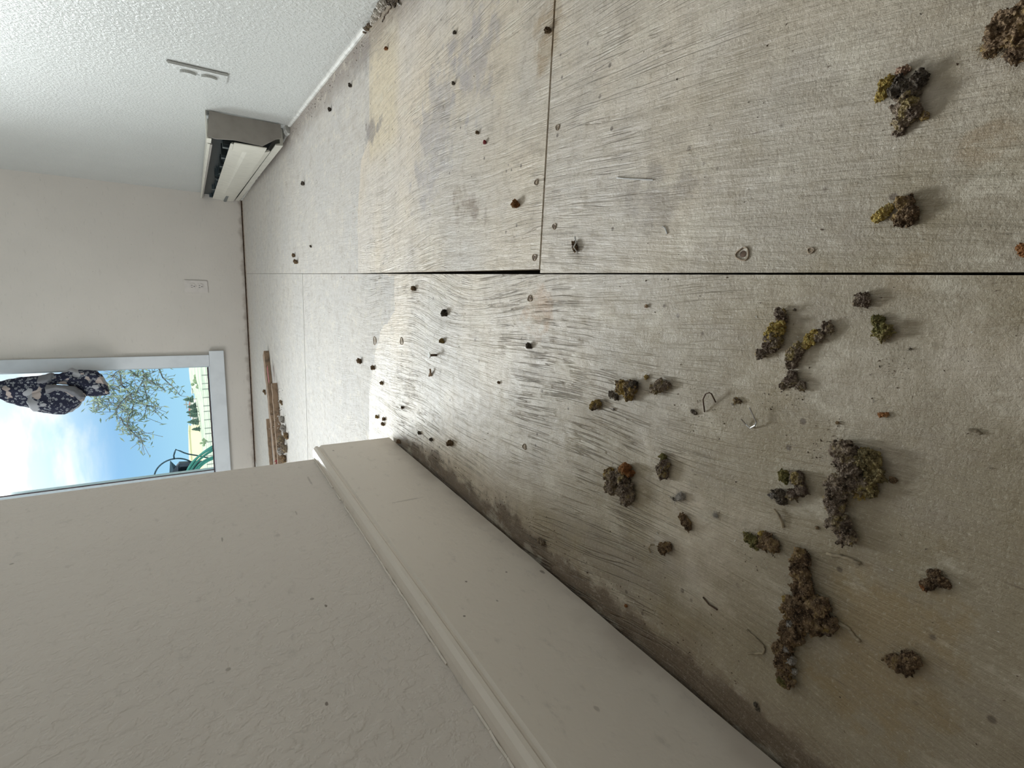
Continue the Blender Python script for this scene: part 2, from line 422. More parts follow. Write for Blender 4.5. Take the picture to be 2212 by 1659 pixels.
F = {
 'ochre': fluff('ochre_padding', [(0.07, 0.045, 0.03), (0.20, 0.15, 0.12), (0.36, 0.25, 0.09), (0.50, 0.34, 0.11)]),
 'mixed': fluff('mixed_padding', [(0.08, 0.05, 0.03), (0.17, 0.125, 0.10), (0.25, 0.20, 0.15), (0.36, 0.27, 0.11)]),
 'mauve': fluff('mauve_padding', [(0.08, 0.058, 0.038), (0.20, 0.152, 0.12), (0.31, 0.245, 0.18), (0.36, 0.28, 0.12)]),
 'green': fluff('green_padding', [(0.06, 0.056, 0.025), (0.145, 0.135, 0.05), (0.24, 0.20, 0.075), (0.30, 0.235, 0.12)]),
 'olive': fluff('olive_padding', [(0.07, 0.055, 0.025), (0.17, 0.135, 0.065), (0.27, 0.21, 0.10), (0.36, 0.29, 0.11)]),
 'brown': fluff('brown_padding', [(0.065, 0.042, 0.027), (0.16, 0.105, 0.062), (0.27, 0.185, 0.11), (0.36, 0.25, 0.11)]),
 'rust': fluff('rust_padding', [(0.10, 0.04, 0.02), (0.30, 0.12, 0.04), (0.36, 0.17, 0.07), (0.40, 0.27, 0.14)]),
 'pink': fluff('pink_padding', [(0.20, 0.11, 0.08), (0.36, 0.22, 0.16), (0.45, 0.30, 0.20), (0.5, 0.36, 0.2)]),
 'slate': fluff('slate_padding', [(0.035, 0.028, 0.022), (0.08, 0.065, 0.052), (0.14, 0.115, 0.09), (0.22, 0.18, 0.14)]),
 'yellow': fluff('yellow_padding', [(0.20, 0.13, 0.04), (0.42, 0.29, 0.08), (0.55, 0.40, 0.13), (0.52, 0.38, 0.18)]),
 'white': fluff('dusty_padding', [(0.22, 0.19, 0.17), (0.34, 0.30, 0.27), (0.46, 0.42, 0.38), (0.52, 0.48, 0.42)]),
}

# ------------------------------------------------------------------ room shell
YF = 3.591                                  # far wall face
XS = 0.0145                                 # long joint between the sheets
Y1, Y2 = 0.388, 1.609                       # cross joints
floor = struct(empty('floor', (0, 1.3, 0)))
bm = bmesh.new(); box(bm, -4.2, 1.0, -1.5, 3.9, -0.06, -0.019)
struct(obj('underfloor', bm, M['under'], floor))
def sheet(poly, mat):
    b2 = bmesh.new(); prism(b2, poly, 'z', -0.018, 0.0)
    return struct(obj('plywood_sheet', b2, mat, floor))
gapL = XS - 0.0006
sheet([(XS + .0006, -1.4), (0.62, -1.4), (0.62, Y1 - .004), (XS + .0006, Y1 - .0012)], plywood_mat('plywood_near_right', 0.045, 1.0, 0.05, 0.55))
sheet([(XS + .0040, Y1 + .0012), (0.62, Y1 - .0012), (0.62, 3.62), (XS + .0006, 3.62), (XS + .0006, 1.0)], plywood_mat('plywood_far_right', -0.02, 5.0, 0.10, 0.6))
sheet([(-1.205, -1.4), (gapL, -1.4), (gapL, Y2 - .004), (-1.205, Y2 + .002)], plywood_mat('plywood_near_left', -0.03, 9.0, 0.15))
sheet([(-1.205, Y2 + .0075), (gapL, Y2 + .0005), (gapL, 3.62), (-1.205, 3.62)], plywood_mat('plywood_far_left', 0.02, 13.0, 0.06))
sheet([(-4.0, -1.4), (-1.208, -1.4), (-1.208, 3.62), (-4.0, 3.62)], M['ceiling'])

# left wall: the short wall beside the camera, ending at an open corner
WLX = -0.2735; WLY = 0.7906
bm = bmesh.new(); box(bm, WLX - 0.115, WLX, -1.4, WLY, 0.0, 2.44)
es = [e for e in bm.edges if abs(e.verts[0].co.y - WLY) < 1e-4 and abs(e.verts[1].co.y - WLY) < 1e-4 and abs(e.verts[0].co.z - e.verts[1].co.z) > 1]
bmesh.ops.bevel(bm, geom=es, offset=0.004, segments=3, affect='EDGES')
wl = struct(obj('wall_left', bm, M['wall_left']))

# baseboard on the left wall: flat board, eased bead on top
fx = -0.2573
y0, y1 = -1.4, 0.802
prof = [(WLX + .0002, 0.0045), (fx, 0.0045), (fx, 0.1150), (fx - .0022, 0.1168), (fx - .0022, 0.1186), (fx - .0004, 0.1204), (fx - .0008, 0.1232), (fx - .0040, 0.1262), (fx - .0080, 0.1275), (WLX + .0002, 0.1275)]
bm = bmesh.new()
N = 150
rings = []
rr = random.Random(3)
for i in range(N + 1):
    y = y0 + (y1 - y0) * i / N
    ring = []
    for j, (x, z) in enumerate(prof):
        dz = 0
        if j in (0, 1): dz = (mnoise.noise(Vector((y * 60, 3, 1))) * 0.0005 + max(0, mnoise.noise(Vector((y * 22, 7, 1))) - .35) * 0.0012)
        dx = mnoise.noise(Vector((y * 6, 1, j * .1))) * 0.0006
        yy = y
        if i == N: yy += mnoise.noise(Vector((z * 90, x * 90, 2))) * 0.0022
        ring.append(bm.verts.new((x + (dx if 0 < j < 9 else 0), yy, z + dz)))
    rings.append(ring)
n = len(prof)
for i in range(N):
    for j in range(n): bm.faces.new([rings[i][j], rings[i][(j + 1) % n], rings[i + 1][(j + 1) % n], rings[i + 1][j]])
bm.faces.new(rings[0]); bm.faces.new(rings[-1][::-1])
bb = struct(obj('baseboard_left', bm, M['base']))
bm = bmesh.new()
for i in range(46):                      # broken caulk line between wall and baseboard
    y = -0.2 + i * 0.0215; x = WLX
    if rr.random() < .25: continue
    tube(bm, [(x + .0006, y, .1278), (x + .0012, y + .010, .1282 + rr.uniform(0, .0006)), (x + .0005, y + .0212, .1278)], 0.0011, 5)
struct(obj('caulk_line', bm, M['base'], bb))

# right wall, slightly bowed
rpts = [(0.372, -1.4), (0.4127, 0.909), (0.4468, 1.752), (0.4600, 2.8), (0.4650, 3.62)]
bm = bmesh.new()
prism(bm, rpts + [(0.66, 3.62), (0.66, -1.4)], 'z', 0.0, 2.44)
wr = struct(obj('wall_right', bm, M['wall_right']))
def wx(y):
    for (xa, ya), (xb, yb) in zip(rpts, rpts[1:]):
        if y <= yb: return xa + (xb - xa) * (y - ya) / (yb - ya)
    return rpts[-1][0]
# painted caulk / quarter round along the foot of the right wall
def strip(ya, yb, w, h, mat, name, seed, step=0.02):
    bm = bmesh.new(); rings = []
    k = int((yb - ya) / step)
    for i in range(k + 1):
        y = ya + (yb - ya) * i / k; x = wx(y)
        q = 1 + 0.35 * mnoise.noise(Vector((y * 18, seed, 0))); q2 = 1 + 0.25 * mnoise.noise(Vector((y * 30, seed, 5)))
        rings.append([bm.verts.new(p) for p in ((x + .001, y, 0.0004), (x - w * q, y, 0.0004), (x - w * q, y, h * .45 * q2), (x - w * .55, y, h * .85 * q2), (x + .001, y, h * q2))])
    for i in range(k):
        for j in range(5): bm.faces.new([rings[i][j], rings[i][(j + 1) % 5], rings[i + 1][(j + 1) % 5], rings[i + 1][j]])
    bm.faces.new(rings[0]); bm.faces.new(rings[-1][::-1])
    return struct(obj(name, bm, mat, None))
strip(0.93, 1.735, 0.0045, 0.0085, M['caulk'], 'trim_1', 3)
strip(1.742, 3.585, 0.020, 0.014, M['caulk'], 'trim_2', 8)

# far wall with the window opening
WX0, WX1 = -2.1, -0.557                     # opening
WZ0, WZ1 = 0.240, 2.02
bm = bmesh.new()
box(bm, WX1, 0.66, YF, YF + .13, 0.0065, 2.44)
box(bm, -4.2, WX0, YF, YF + .13, 0.0065, 2.44)
box(bm, WX0, WX1, YF, YF + .13, 0.0065, WZ0 - .02)
box(bm, WX0, WX1, YF, YF + .13, WZ1, 2.44)
wf = struct(obj('wall_far', bm, M['wall_far']))
bm = bmesh.new()
box(bm, -4.0, 0.62, YF + .006, YF + .1, 0.0, 0.0063)
struct(obj('sole_plate', bm, M['dark_wood'], wf))
bm = bmesh.new(); box(bm, -4.2, -4.08, -1.4, 3.7, 0, 2.44); struct(obj('wall_side', bm, M['wall_far']))
bm = bmesh.new(); box(bm, -0.2725, 0.385, -0.62, -0.5, 0.0005, 2.44); struct(obj('unseen_wall_back', bm, M['back']))  # unseen wall, set close and dark to cut light on the near floor
bm = bmesh.new(); box(bm, -4.2, 0.66, -1.52, 3.72, 2.442, 2.5); struct(obj('ceiling', bm, M['ceiling']))

# window
win = struct(empty('window_1', (-1.3, YF, WZ0)))
bm = bmesh.new(); box(bm, -0.555, -0.486, YF - .016, YF - .0005, 0.2245, 2.09, .0012); struct(obj('window_casing', bm, M['trim'], win))
bm = bmesh.new(); box(bm, WX0 - .07, WX0, YF - .016, YF - .0005, 0.2245, 2.09, .0012); struct(obj('window_casing', bm, M['trim'], win))
bm = bmesh.new(); box(bm, WX0 - .1, -0.461, YF - .021, YF - .0005, 0.145, 0.2235, .0015); struct(obj('window_apron', bm, M['trim'], win))
bm = bmesh.new(); box(bm, WX0, WX1, YF - .012, YF + .1, 0.2237, 0.2300, .001); struct(obj('window_sill', bm, M['trim'], win))
bm = bmesh.new()
box(bm, WX0, WX1 - .001, YF + .034, YF + .09, 0.2302, 0.2365); box(bm, WX0, WX1 - .001, YF + .034, YF + .09, WZ1 - .03, WZ1)
box(bm, WX1 - .012, WX1 - .001, YF + .034, YF + .09, 0.2365, WZ1 - .03); box(bm, WX0, WX0 + .03, YF + .034, YF + .09, 0.2365, WZ1 - .03)
box(bm, -1.290, -1.244, YF + .030, YF + .09, 0.2365, WZ1 - .03)
struct(obj('window_frame', bm, M['vinyl'], win))
bm = bmesh.new()
gr2 = random.Random(5)
pts = [(-2.05 + i * 0.02) for i in range(75)]
tube(bm, [(x, YF + .031 + gr2.uniform(-.0008, .0008), 0.2352 + gr2.uniform(-.0006, .0009)) for x in pts if x < -.56], 0.0038, 5)
tube(bm, [(-1.2415, YF + .031, 0.232 + i * .09) for i in range(20)], 0.0035, 5)
struct(obj('window_gasket', bm, M['gasket'], win))
gm, t, b = new_mat('window_glass')
nt = gm.node_tree; nt.nodes.remove(b)
tr = t.new('ShaderNodeBsdfTransparent'); tr.inputs[0].default_value = (0.97, 0.99, 0.985, 1)
gs = t.new('ShaderNodeBsdfGlossy'); gs.inputs['Roughness'].default_value = 0.02
fr = t.new('ShaderNodeFresnel'); fr.inputs[0].default_value = 1.3
mx = t.new('ShaderNodeMixShader'); t.put(mx.inputs[0], t.math('MULTIPLY', fr.outputs[0], 0.6)); nt.links.new(tr.outputs[0], mx.inputs[1]); nt.links.new(gs.outputs[0], mx.inputs[2])
nt.links.new(mx.outputs[0], nt.nodes['Material Output'].inputs[0])
bm = bmesh.new(); box(bm, WX0 + .02, WX1 - .004, YF + .050, YF + .054, 0.2335, WZ1 - .02); struct(obj('window_pane', bm, gm, win))

# ------------------------------------------------------------------ outlets
def outlet(loc, face, name, label, pm, slots=True, w=.070, h=.115, th=.0045):
    "face: unit vector out of the wall (horizontal)"
    root = empty(name, loc); tag(root, label, 'outlet')
    f = Vector(face); s = Vector((0, 0, 1)).cross(f)
    rot = Matrix((( s.x, f.x, 0), (s.y, f.y, 0), (0, 0, 1))).to_4x4()
    def fin(bm, nm, mt, par):
        bm.transform(Matrix.Translation(loc) @ rot)
        return obj(nm, bm, mt, par)
    bm = bmesh.new(); box(bm, -w / 2, w / 2, -.0003, th, -h / 2, h / 2, .0018); plate = fin(bm, 'wall_plate', pm, root)
    for k in (-1, 1):
        bm = bmesh.new(); pts = []
        for i in range(24):
            a = 2 * PI * i / 24; x = .0172 * math.cos(a); z = .0172 * math.sin(a)
            pts.append((x, max(-.0143, min(.0143, z)) + k * .0195))
        prism(bm, [(p[0], p[1]) for p in pts], 'y', th - .001, th + (.0022 if slots else .0055))
        rc = fin(bm, 'receptacle', pm, root)
        if slots:
            bm = bmesh.new()
            z0 = k * .0195
            box(bm, -.0075, -.0052, th + .0012, th + .0025, z0 - .001, z0 + .0075); box(bm, .0050, .0073, th + .0012, th + .0025, z0 - .0005, z0 + .007)
            box(bm, -.0022, .0022, th + .0012, th + .0025, z0 - .0105, z0 - .006)
            fin(bm, 'slot', M['slot'], rc)
    bm = bmesh.new(); bmesh.ops.create_uvsphere(bm, u_segments=10, v_segments=6, radius=.003); bmesh.ops.scale(bm, vec=(1, .4, 1), verts=bm.verts); bmesh.ops.translate(bm, vec=(0, th + .0003, 0), verts=bm.verts)
    fin(bm, 'screw', pm, root)
    return root
oc = (OY(397.6, 604, YF) + OY(450, 633, YF)) / 2
outlet((oc.x, YF, oc.z), (0, -1, 0), 'wall_outlet', 'cream duplex wall outlet on the far wall right of the window', M['plate'], w=.072, h=.119)
oy = 1.395
outlet((wx(oy) - .0002, oy, 0.236), (-1, 0.034, 0), 'painted_wall_outlet', 'white painted over duplex outlet on the stippled right wall above the heater', M['plate_painted'], slots=False, w=.078, h=.112, th=.006)

# ------------------------------------------------------------------ baseboard heater
root = empty('baseboard_heater', (0.43, 2.6, 0.03))
tag(root, 'cream and grey electric baseboard heater at the foot of the right wall, front dented open', 'heater')
ya, yb = 1.735, 3.585
def sec(y):
    k = (y - ya) / (yb - ya)
    w = wx(y) - .002; o = 0.375 + (0.434 - 0.375) * k
    return w, o
def hl(name, prof, mat, a=ya, bq=yb, par=root):
    "loft a profile given as (u,z): u=0 wall side, 1 front"
    bm = bmesh.new()
    S = []
    for y in (a, bq):
        w, o = sec(y)
        S.append([(w + (o - w) * u, y, z) for u, z in prof])
    loft(bm, S[0], S[1])
    return obj(name, bm, mat, par)
hl('back_panel', [(0, .024), (0, .208), (.10, .208), (.10, .024)], M['heat_dark'], ya + .03)
hl('top_cover', [(0, .2085), (0, .211), (.94, .2145), (1.0, .213), (1.0, .207), (.97, .207), (.94, .2115)], M['heat_cream'], ya + .10)
hl('top_lip', [(.95, .2035), (.95, .2065), (1.02, .2065), (1.02, .2015), (1.0, .2015)], M['heat_grey'], ya + .10)
hl('front_panel', [(.80, .150), (.86, .154), (.93, .118), (1.02, .108), (1.0, .062), (.92, .046), (.86, .050), (.94, .066), (.95, .104), (.88, .112)], M['heat_cream'], ya + .09)
hl('bottom_pan', [(0, .0145), (0, .0235), (.62, .0235), (.68, .036), (.73, .036), (.70, .0145)], M['heat_cream'], ya + .05)
bm = bmesh.new()
w0, o0 = sec(ya + .1); w1, o1 = sec(yb)
box(bm, 0.424, 0.444, ya + .12, yb - .03, .085, .098)
obj('element_tube', bm, M['fin'], root)
fr2 = random.Random(2)
for i in range(34):
    y = ya + .16 + i * .05; w, o = sec(y)
    bm = bmesh.new()
    box(bm, w + (o - w) * .14, w + (o - w) * .74, y, y + (.022 if i % 4 == 1 else .0015), .060, .150 + (fr2.uniform(0, .02)))
    obj('heating_fin', bm, M['fin'] if i % 4 else M['heat_dark'], root)
bm = bmesh.new()
w, o = sec(ya)
# end cap: a folded plate with a notched front edge
face = [(w, .026), (w, .208), (o + .002, .216), (o - .001, .196), (o + .004, .152), (o, .078), (w + (o - w) * .62, .040), (w + (o - w) * .55, .026)]
prism(bm, face, 'y', ya, ya + .004)
cap = obj('end_cap', bm, M['heat_grey'], root)
bm = bmesh.new(); box(bm, o - .001, w, ya + .004, ya + .07, .2160, .2175); box(bm, o - .0025, o - .0005, ya + .004, ya + .06, .206, .2175); obj('cap_flange', bm, M['heat_cream'], root)
bm = bmesh.new(); box(bm, o - .004, o - .0015, ya + .002, ya + .10, .066, .150); obj('cap_front_tab', bm, M['heat_cream'], root)
bm = bmesh.new(); tube(bm, [(w - .035, ya - .0006, .12), (w - .035, ya + .0004, .12)], .009, 16); obj('knockout', bm, M['heat_grey'], cap)

# ------------------------------------------------------------------ clumps of old carpet padding and other litter
def fibres(bm, pts, n, rnd, L, r):
    for _ in range(n):
        c, rad = rnd.choice(pts)
        a = rnd.uniform(0, 2 * PI); e = rnd.uniform(0.0, 1.1)
        p = Vector((c.x + math.cos(a) * rad * .7, c.y + math.sin(a) * rad * .7, max(.0008, c.z * rnd.uniform(.3, 1.3))))
        d = Vector((math.cos(a) * math.cos(e), math.sin(a) * math.cos(e), math.sin(e)))
        ps = [p.copy()]
        for k in range(6):
            d = (d + Vector((rnd.uniform(-1, 1), rnd.uniform(-1, 1), rnd.uniform(-.6, .3)))).normalized()
            p = p + d * L / 6 * rnd.uniform(.6, 1.3)
            p.z = max(p.z, .0006); ps.append(p.copy())
        tube(bm, ps, r, 4, r * .5)

def clump_part(name, blobs, mat, parent, seed, flat=.8, rough=1.0, vox=None):
    rnd = random.Random(seed)
    bm = bmesh.new(); out = []
    for bl in blobs:
        px, py, r = bl[:3]; fz = bl[3] if len(bl) > 3 else flat
        R = r * pxs(px, py)
        c = G(px, py, R * fz * .62)
        out.append((c, R))
        blob(bm, c, R * .84, 2, (1, 1, fz), .0002, .14, rnd)
        for _ in range(12):                  # torn flakes and curls
            a = rnd.uniform(0, 2 * PI); e = rnd.uniform(0, 1.1); q = rnd.uniform(.16, .36) * R
            cf = Vector((c.x + math.cos(a) * math.cos(e) * R * .8, c.y + math.sin(a) * math.cos(e) * R * .8, max(q * .3, c.z + math.sin(e) * R * .75 * fz)))
            res = bmesh.ops.create_icosphere(bm, subdivisions=2, radius=q)
            rm_ = Matrix.Rotation(rnd.uniform(0, PI), 3, Vector((rnd.uniform(-1, 1), rnd.uniform(-1, 1), rnd.uniform(-1, 1))).normalized())
            sc_ = (rnd.uniform(1.2, 2.2), rnd.uniform(.7, 1.1), rnd.uniform(.35, .6))
            for v in res['verts']:
                v.co = cf + rm_ @ Vector((v.co.x * sc_[0], v.co.y * sc_[1], v.co.z * sc_[2]))
                if v.co.z < .0002: v.co.z = .0002
        for _ in range(4):
            a = rnd.uniform(0, 2 * PI); e = rnd.uniform(0, 1.2); q = rnd.uniform(.2, .38) * R
            cc = (c.x + math.cos(a) * math.cos(e) * R * .72, c.y + math.sin(a) * math.cos(e) * R * .72, max(q * .4, c.z + math.sin(e) * R * .7 * fz))
            blob(bm, cc, q, 1, (1, 1, .9), .0002, .25, rnd)
    o = obj(name, bm, mat, parent, smooth=True)
    rm = max(R for _, R in out)
    md = o.modifiers.new('skin', 'REMESH'); md.mode = 'VOXEL'; md.voxel_size = vox or max(.00018, rm / 20); md.use_smooth_shade = True
    for i, (sc, st) in enumerate(((rm * .75, rm * .42), (rm * .26, rm * .40), (rm * .10, rm * .26))):
        tx = bpy.data.textures.new('lumps', 'CLOUDS'); tx.noise_scale = max(.0003, sc); tx.noise_depth = 2
        d = o.modifiers.new('lumps', 'DISPLACE'); d.texture = tx; d.texture_coords = 'GLOBAL'; d.strength = st * rough; d.mid_level = .52
    return o, out

def clump(kind, label, cat, parts, seed, nf=14, fl=1.0, fmat='fibre', group=None, flat=.8, rough=1.0, root_name=None):
    "parts: list of (part name, material key, blobs)"
    allb = [q for p in parts for q in p[2]]
    bx = sum(q[0] for q in allb) / len(allb); by = sum(q[1] for q in allb) / len(allb)
    root = empty(kind, G(bx, by)); tag(root, label, cat, group)
    pts = []
    for k, (pn, mk, bl) in enumerate(parts):
        o, out = clump_part(pn, bl, F.get(mk) or M[mk], root, seed * 31 + k, flat, rough)
        pts += out
    if nf:
        bm = bmesh.new(); rnd = random.Random(seed)
        L = max(R for _, R in pts)
        fibres(bm, pts, int(nf * 1.6), rnd, L * .75 * fl, .00010 + L * .005)
        f = obj('loose_fibres', bm, M[fmat], root); f['kind'] = 'stuff'
    return root

P_ = 'padding scrap'
clump('padding_clump', 'large grey and green padding clump curled like a comma, biggest near the baseboard foreground', P_, [
    ('padding_body', 'mauve', [(1824, 972, 26), (1832, 1010, 28), (1813, 1048, 30), (1859, 1046, 20), (1805, 1088, 27), (1813, 1130, 26), (1828, 1158, 22)]),
    ('olive_lobe', 'olive', [(1878, 992, 26), (1888, 1028, 23), (1880, 1058, 19)]),
    ('yellow_fold', 'yellow', [(1866, 975, 10), (1857, 1070, 11), (1822, 1150, 9, 1.6)])], 11, 30)
clump('padding_clump', 'long ragged brown and ochre padding clump, the largest, nearest the baseboard', P_, [
    ('padding_body', 'brown', [(1730, 1204, 22), (1730, 1236, 22), (1735, 1270, 25), (1722, 1318, 32), (1768, 1312, 27), (1710, 1364, 30), (1757, 1350, 26), (1797, 1348, 18), (1692, 1408, 24), (1695, 1440, 20), (1697, 1468, 19)]),
    ('ochre_lobe', 'ochre', [(1778, 1305, 16)]), ('ochre_lobe', 'ochre', [(1785, 1355, 18)]), ('ochre_lobe', 'green', [(1692, 1470, 12, 1.5)]), ('ochre_lobe', 'ochre', [(1700, 1295, 11)]),
    ('dusty_strand', 'white', [(1722, 1325, 8, 2.6), (1712, 1345, 9, 2.6), (1709, 1370, 8, 2.6), (1703, 1400, 9, 2.0), (1710, 1425, 10, 1.8), (1717, 1450, 7, 1.8)])], 12, 60, 1.2)
clump('padding_clump', 'yellow topped upright padding clump with a grey foot, first of the yellow pair', P_, [
    ('padding_body', 'mixed', [(1686, 676, 14), (1692, 690, 12), (1672, 735, 22), (1662, 752, 15), (1645, 764, 13)]),
    ('ochre_lobe', 'yellow', [(1681, 708, 18), (1668, 722, 19)])], 13, 14)
clump('padding_clump', 'forked padding clump with a bright ochre arm beside the yellow topped one', P_, [
    ('padding_body', 'mauve', [(1786, 704, 12), (1793, 712, 10), (1770, 728, 13), (1728, 752, 14), (1714, 765, 18), (1710, 786, 13)]),
    ('ochre_arm', 'yellow', [(1762, 722, 13), (1750, 735, 13), (1740, 745, 10)])], 14, 16)
clump('padding_clump', 'small tan crumbly padding clump just below the forked one', P_, [
    ('padding_body', 'mixed', [(1712, 808, 11), (1709, 824, 15), (1731, 834, 12), (1690, 833, 8)]), ('rust_lobe', 'rust', [(1702, 822, 7)])], 15, 14)
clump('padding_clump', 'round dark olive padding pellet nearest the long floor joint', P_, [('padding_body', 'mixed', [(1862, 648, 17)])], 16, 12)
clump('padding_clump', 'flat fuzzy olive padding tuft under the round dark pellet', P_, [('padding_body', 'green', [(1897, 692, 13), (1910, 716, 19)]), ('mauve_lobe', 'mauve', [(1913, 722, 14)])], 17, 34, 1.2)
clump('padding_clump', 'square brown padding clump with a rust orange corner', P_, [
    ('padding_body', 'mauve', [(1325, 1035, 22), (1322, 1052, 20), (1352, 1062, 22), (1344, 1030, 20), (1350, 1080, 13)]),
    ('rust_lobe', 'rust', [(1352, 1012, 14, 1.3), (1360, 1022, 10, 1.3)]), ('yellow_fold', 'ochre', [(1318, 1020, 13)])], 18, 26)
clump('padding_clump', 'tall tan padding nub with an olive top', P_, [('padding_body', 'mixed', [(1432, 1022, 15), (1436, 1003, 14), (1429, 1012, 13)]), ('green_lobe', 'green', [(1433, 988, 9)])], 19, 14)
clump('padding_clump', 'wispy grey fibre tuft with a dark crumb above the bean shaped pellet', P_, [('padding_body', 'white', [(1473, 1072, 9), (1466, 1075, 6)]), ('dark_crumb', 'slate', [(1456, 1078, 4)])], 20, 44, 1.9, 'fibre_pale')
clump('padding_clump', 'brown bean shaped padding pellet below the wispy grey tuft', P_, [('padding_body', 'brown', [(1476, 1119, 11), (1483, 1130, 12), (1487, 1138, 10)])], 21, 4)
clump('padding_clump', 'dark round padding pellet with a hooked thread at its side', P_, [('padding_body', 'brown', [(1432, 1185, 13), (1443, 1181, 12)])], 22, 10)
bm = bmesh.new(); tube(bm, [G(1405, 1194, .001), G(1401, 1183, .002), G(1406, 1177, .004), G(1414, 1177, .002)], .0007, 6)
obj('hooked_thread', bm, M['fibre'], [o for o in COL.objects if o.get('label', '').startswith('dark round padding pellet with a hooked')][0])
clump('padding_clump', 'green and brown two tone padding scrap at the tip of the long ragged clump', P_, [('green_lobe', 'green', [(1618, 1162, 13), (1632, 1172, 15)]), ('padding_body', 'brown', [(1655, 1162, 15), (1668, 1178, 19), (1652, 1178, 15)]), ('yellow_fold', 'yellow', [(1645, 1152, 6, 2.0)])], 23, 34)
clump('padding_clump', 'padding scrap of slate, olive and white with a thin root below', P_, [
    ('padding_body', 'mixed', [(1722, 1032, 18), (1730, 1056, 17), (1712, 1068, 14)]), ('green_lobe', 'green', [(1695, 1028, 15)]), ('slate_sheet', 'slate', [(1684, 1068, 15), (1690, 1080, 13)]), ('dusty_wisp', 'white', [(1666, 1070, 7), (1674, 1064, 6)])], 24, 22)
bm = bmesh.new(); tube(bm, [G(1672, 1100, .002), G(1682, 1112, .002), (G(1689, 1128, .001)), G(1691, 1140, .0008)], .0008, 6)
obj('thin_root', bm, M['fibre'], [o for o in COL.objects if 'thin root' in o.get('label', '')][0])
clump('padding_clump', 'small yellow brown padding crumb left of the ochre and slate pair', P_, [('padding_body', 'ochre', [(1283, 876, 11), (1292, 873, 10)])], 25, 5)
clump('padding_clump', 'ochre padding clump with a slate flake stuck to its side', P_, [('padding_body', 'ochre', [(1345, 838, 17), (1362, 838, 19), (1358, 855, 13)]), ('slate_flake', 'slate', [(1320, 852, 9, .5), (1331, 858, 8, .5)]), ('dark_lobe', 'slate', [(1370, 832, 11, 1.2)])], 26, 14)
clump('padding_clump', 'grey pointed padding clump right of the ochre one with the slate flake', P_, [('padding_body', 'mauve', [(1415, 840, 14), (1428, 832, 15), (1441, 832, 11)]), ('yellow_fold', 'ochre', [(1396, 815, 6)])], 27, 14)
clump('padding_clump', 'large padding clump with a pink tip and dark middle, second from the picture corner', P_, [
    ('padding_body', 'mauve', [(1955, 232, 26), (1948, 262, 20), (1944, 284, 12), (1972, 245, 20)]), ('slate_lobe', 'slate', [(1945, 190, 22), (1985, 172, 20), (1966, 200, 20)]),
    ('yellow_lobe', 'yellow', [(1912, 184, 15), (1903, 208, 13), (1922, 172, 11)]), ('pink_tip', 'pink', [(1946, 154, 12), (1958, 150, 9)]), ('brown_tail', 'ochre', [(1998, 250, 11)])], 28, 16)
clump('padding_clump', 'yellow edged brown padding clump lying between the pink tipped clump and the long joint', P_, [('padding_body', 'brown', [(1955, 440, 20), (1965, 462, 20), (1945, 474, 18), (1968, 478, 12)]), ('yellow_lobe', 'yellow', [(1893, 472, 12), (1906, 462, 15), (1918, 452, 12)])], 29, 12)
clump('padding_clump', 'fuzzy brown padding mass cut by the edge of the picture at its upper right corner', P_, [('padding_body', 'brown', [(2180, 62, 40), (2215, 50, 40), (2150, 92, 24), (2205, 110, 28), (2140, 112, 14)]), ('yellow_lobe', 'ochre', [(2128, 104, 10)])], 30, 50, 1.0)
clump('padding_clump', 'small orange scrap at the right edge of the picture beside the long joint', P_, [('padding_body', 'rust', [(2206, 536, 11), (2214, 548, 10)])], 31, 6)
clump('padding_clump', 'small triangular red brown padding scrap on the darkest foreground floor', P_, [('padding_body', 'brown', [(2005, 1262, 14), (2022, 1248, 16), (2038, 1258, 14), (2024, 1236, 9)]), ('rust_lobe', 'rust', [(1998, 1268, 10)])], 32, 12)
clump('padding_clump', 'low brown double padding lump, the nearest to the lower right corner', P_, [('padding_body', 'brown', [(1932, 1430, 19), (1968, 1426, 22), (1960, 1444, 17)])], 33, 16)
clump('padding_clump', 'tiny brown bit touching the tip of the large comma shaped clump', P_, [('padding_body', 'brown', [(1929, 1037, 9)])], 34, 4)
clump('padding_clump', 'small rusty brown nub between the comma shaped clump and the forked clump', P_, [('padding_body', 'rust', [(1904, 896, 7), (1915, 896, 6)])], 35, 5)
clump('padding_clump', 'small tan nub with a white foot just beside the open bright staple', P_, [('padding_body', 'ochre', [(1589, 864, 7), (1596, 867, 6)]), ('white_foot', 'white', [(1582, 873, 3)])], 36, 4)
clump('padding_clump', 'dark grey crumb by the legs of the upright staple', P_, [('padding_body', 'slate', [(1496, 888, 5), (1502, 892, 5)])], 37, 6)

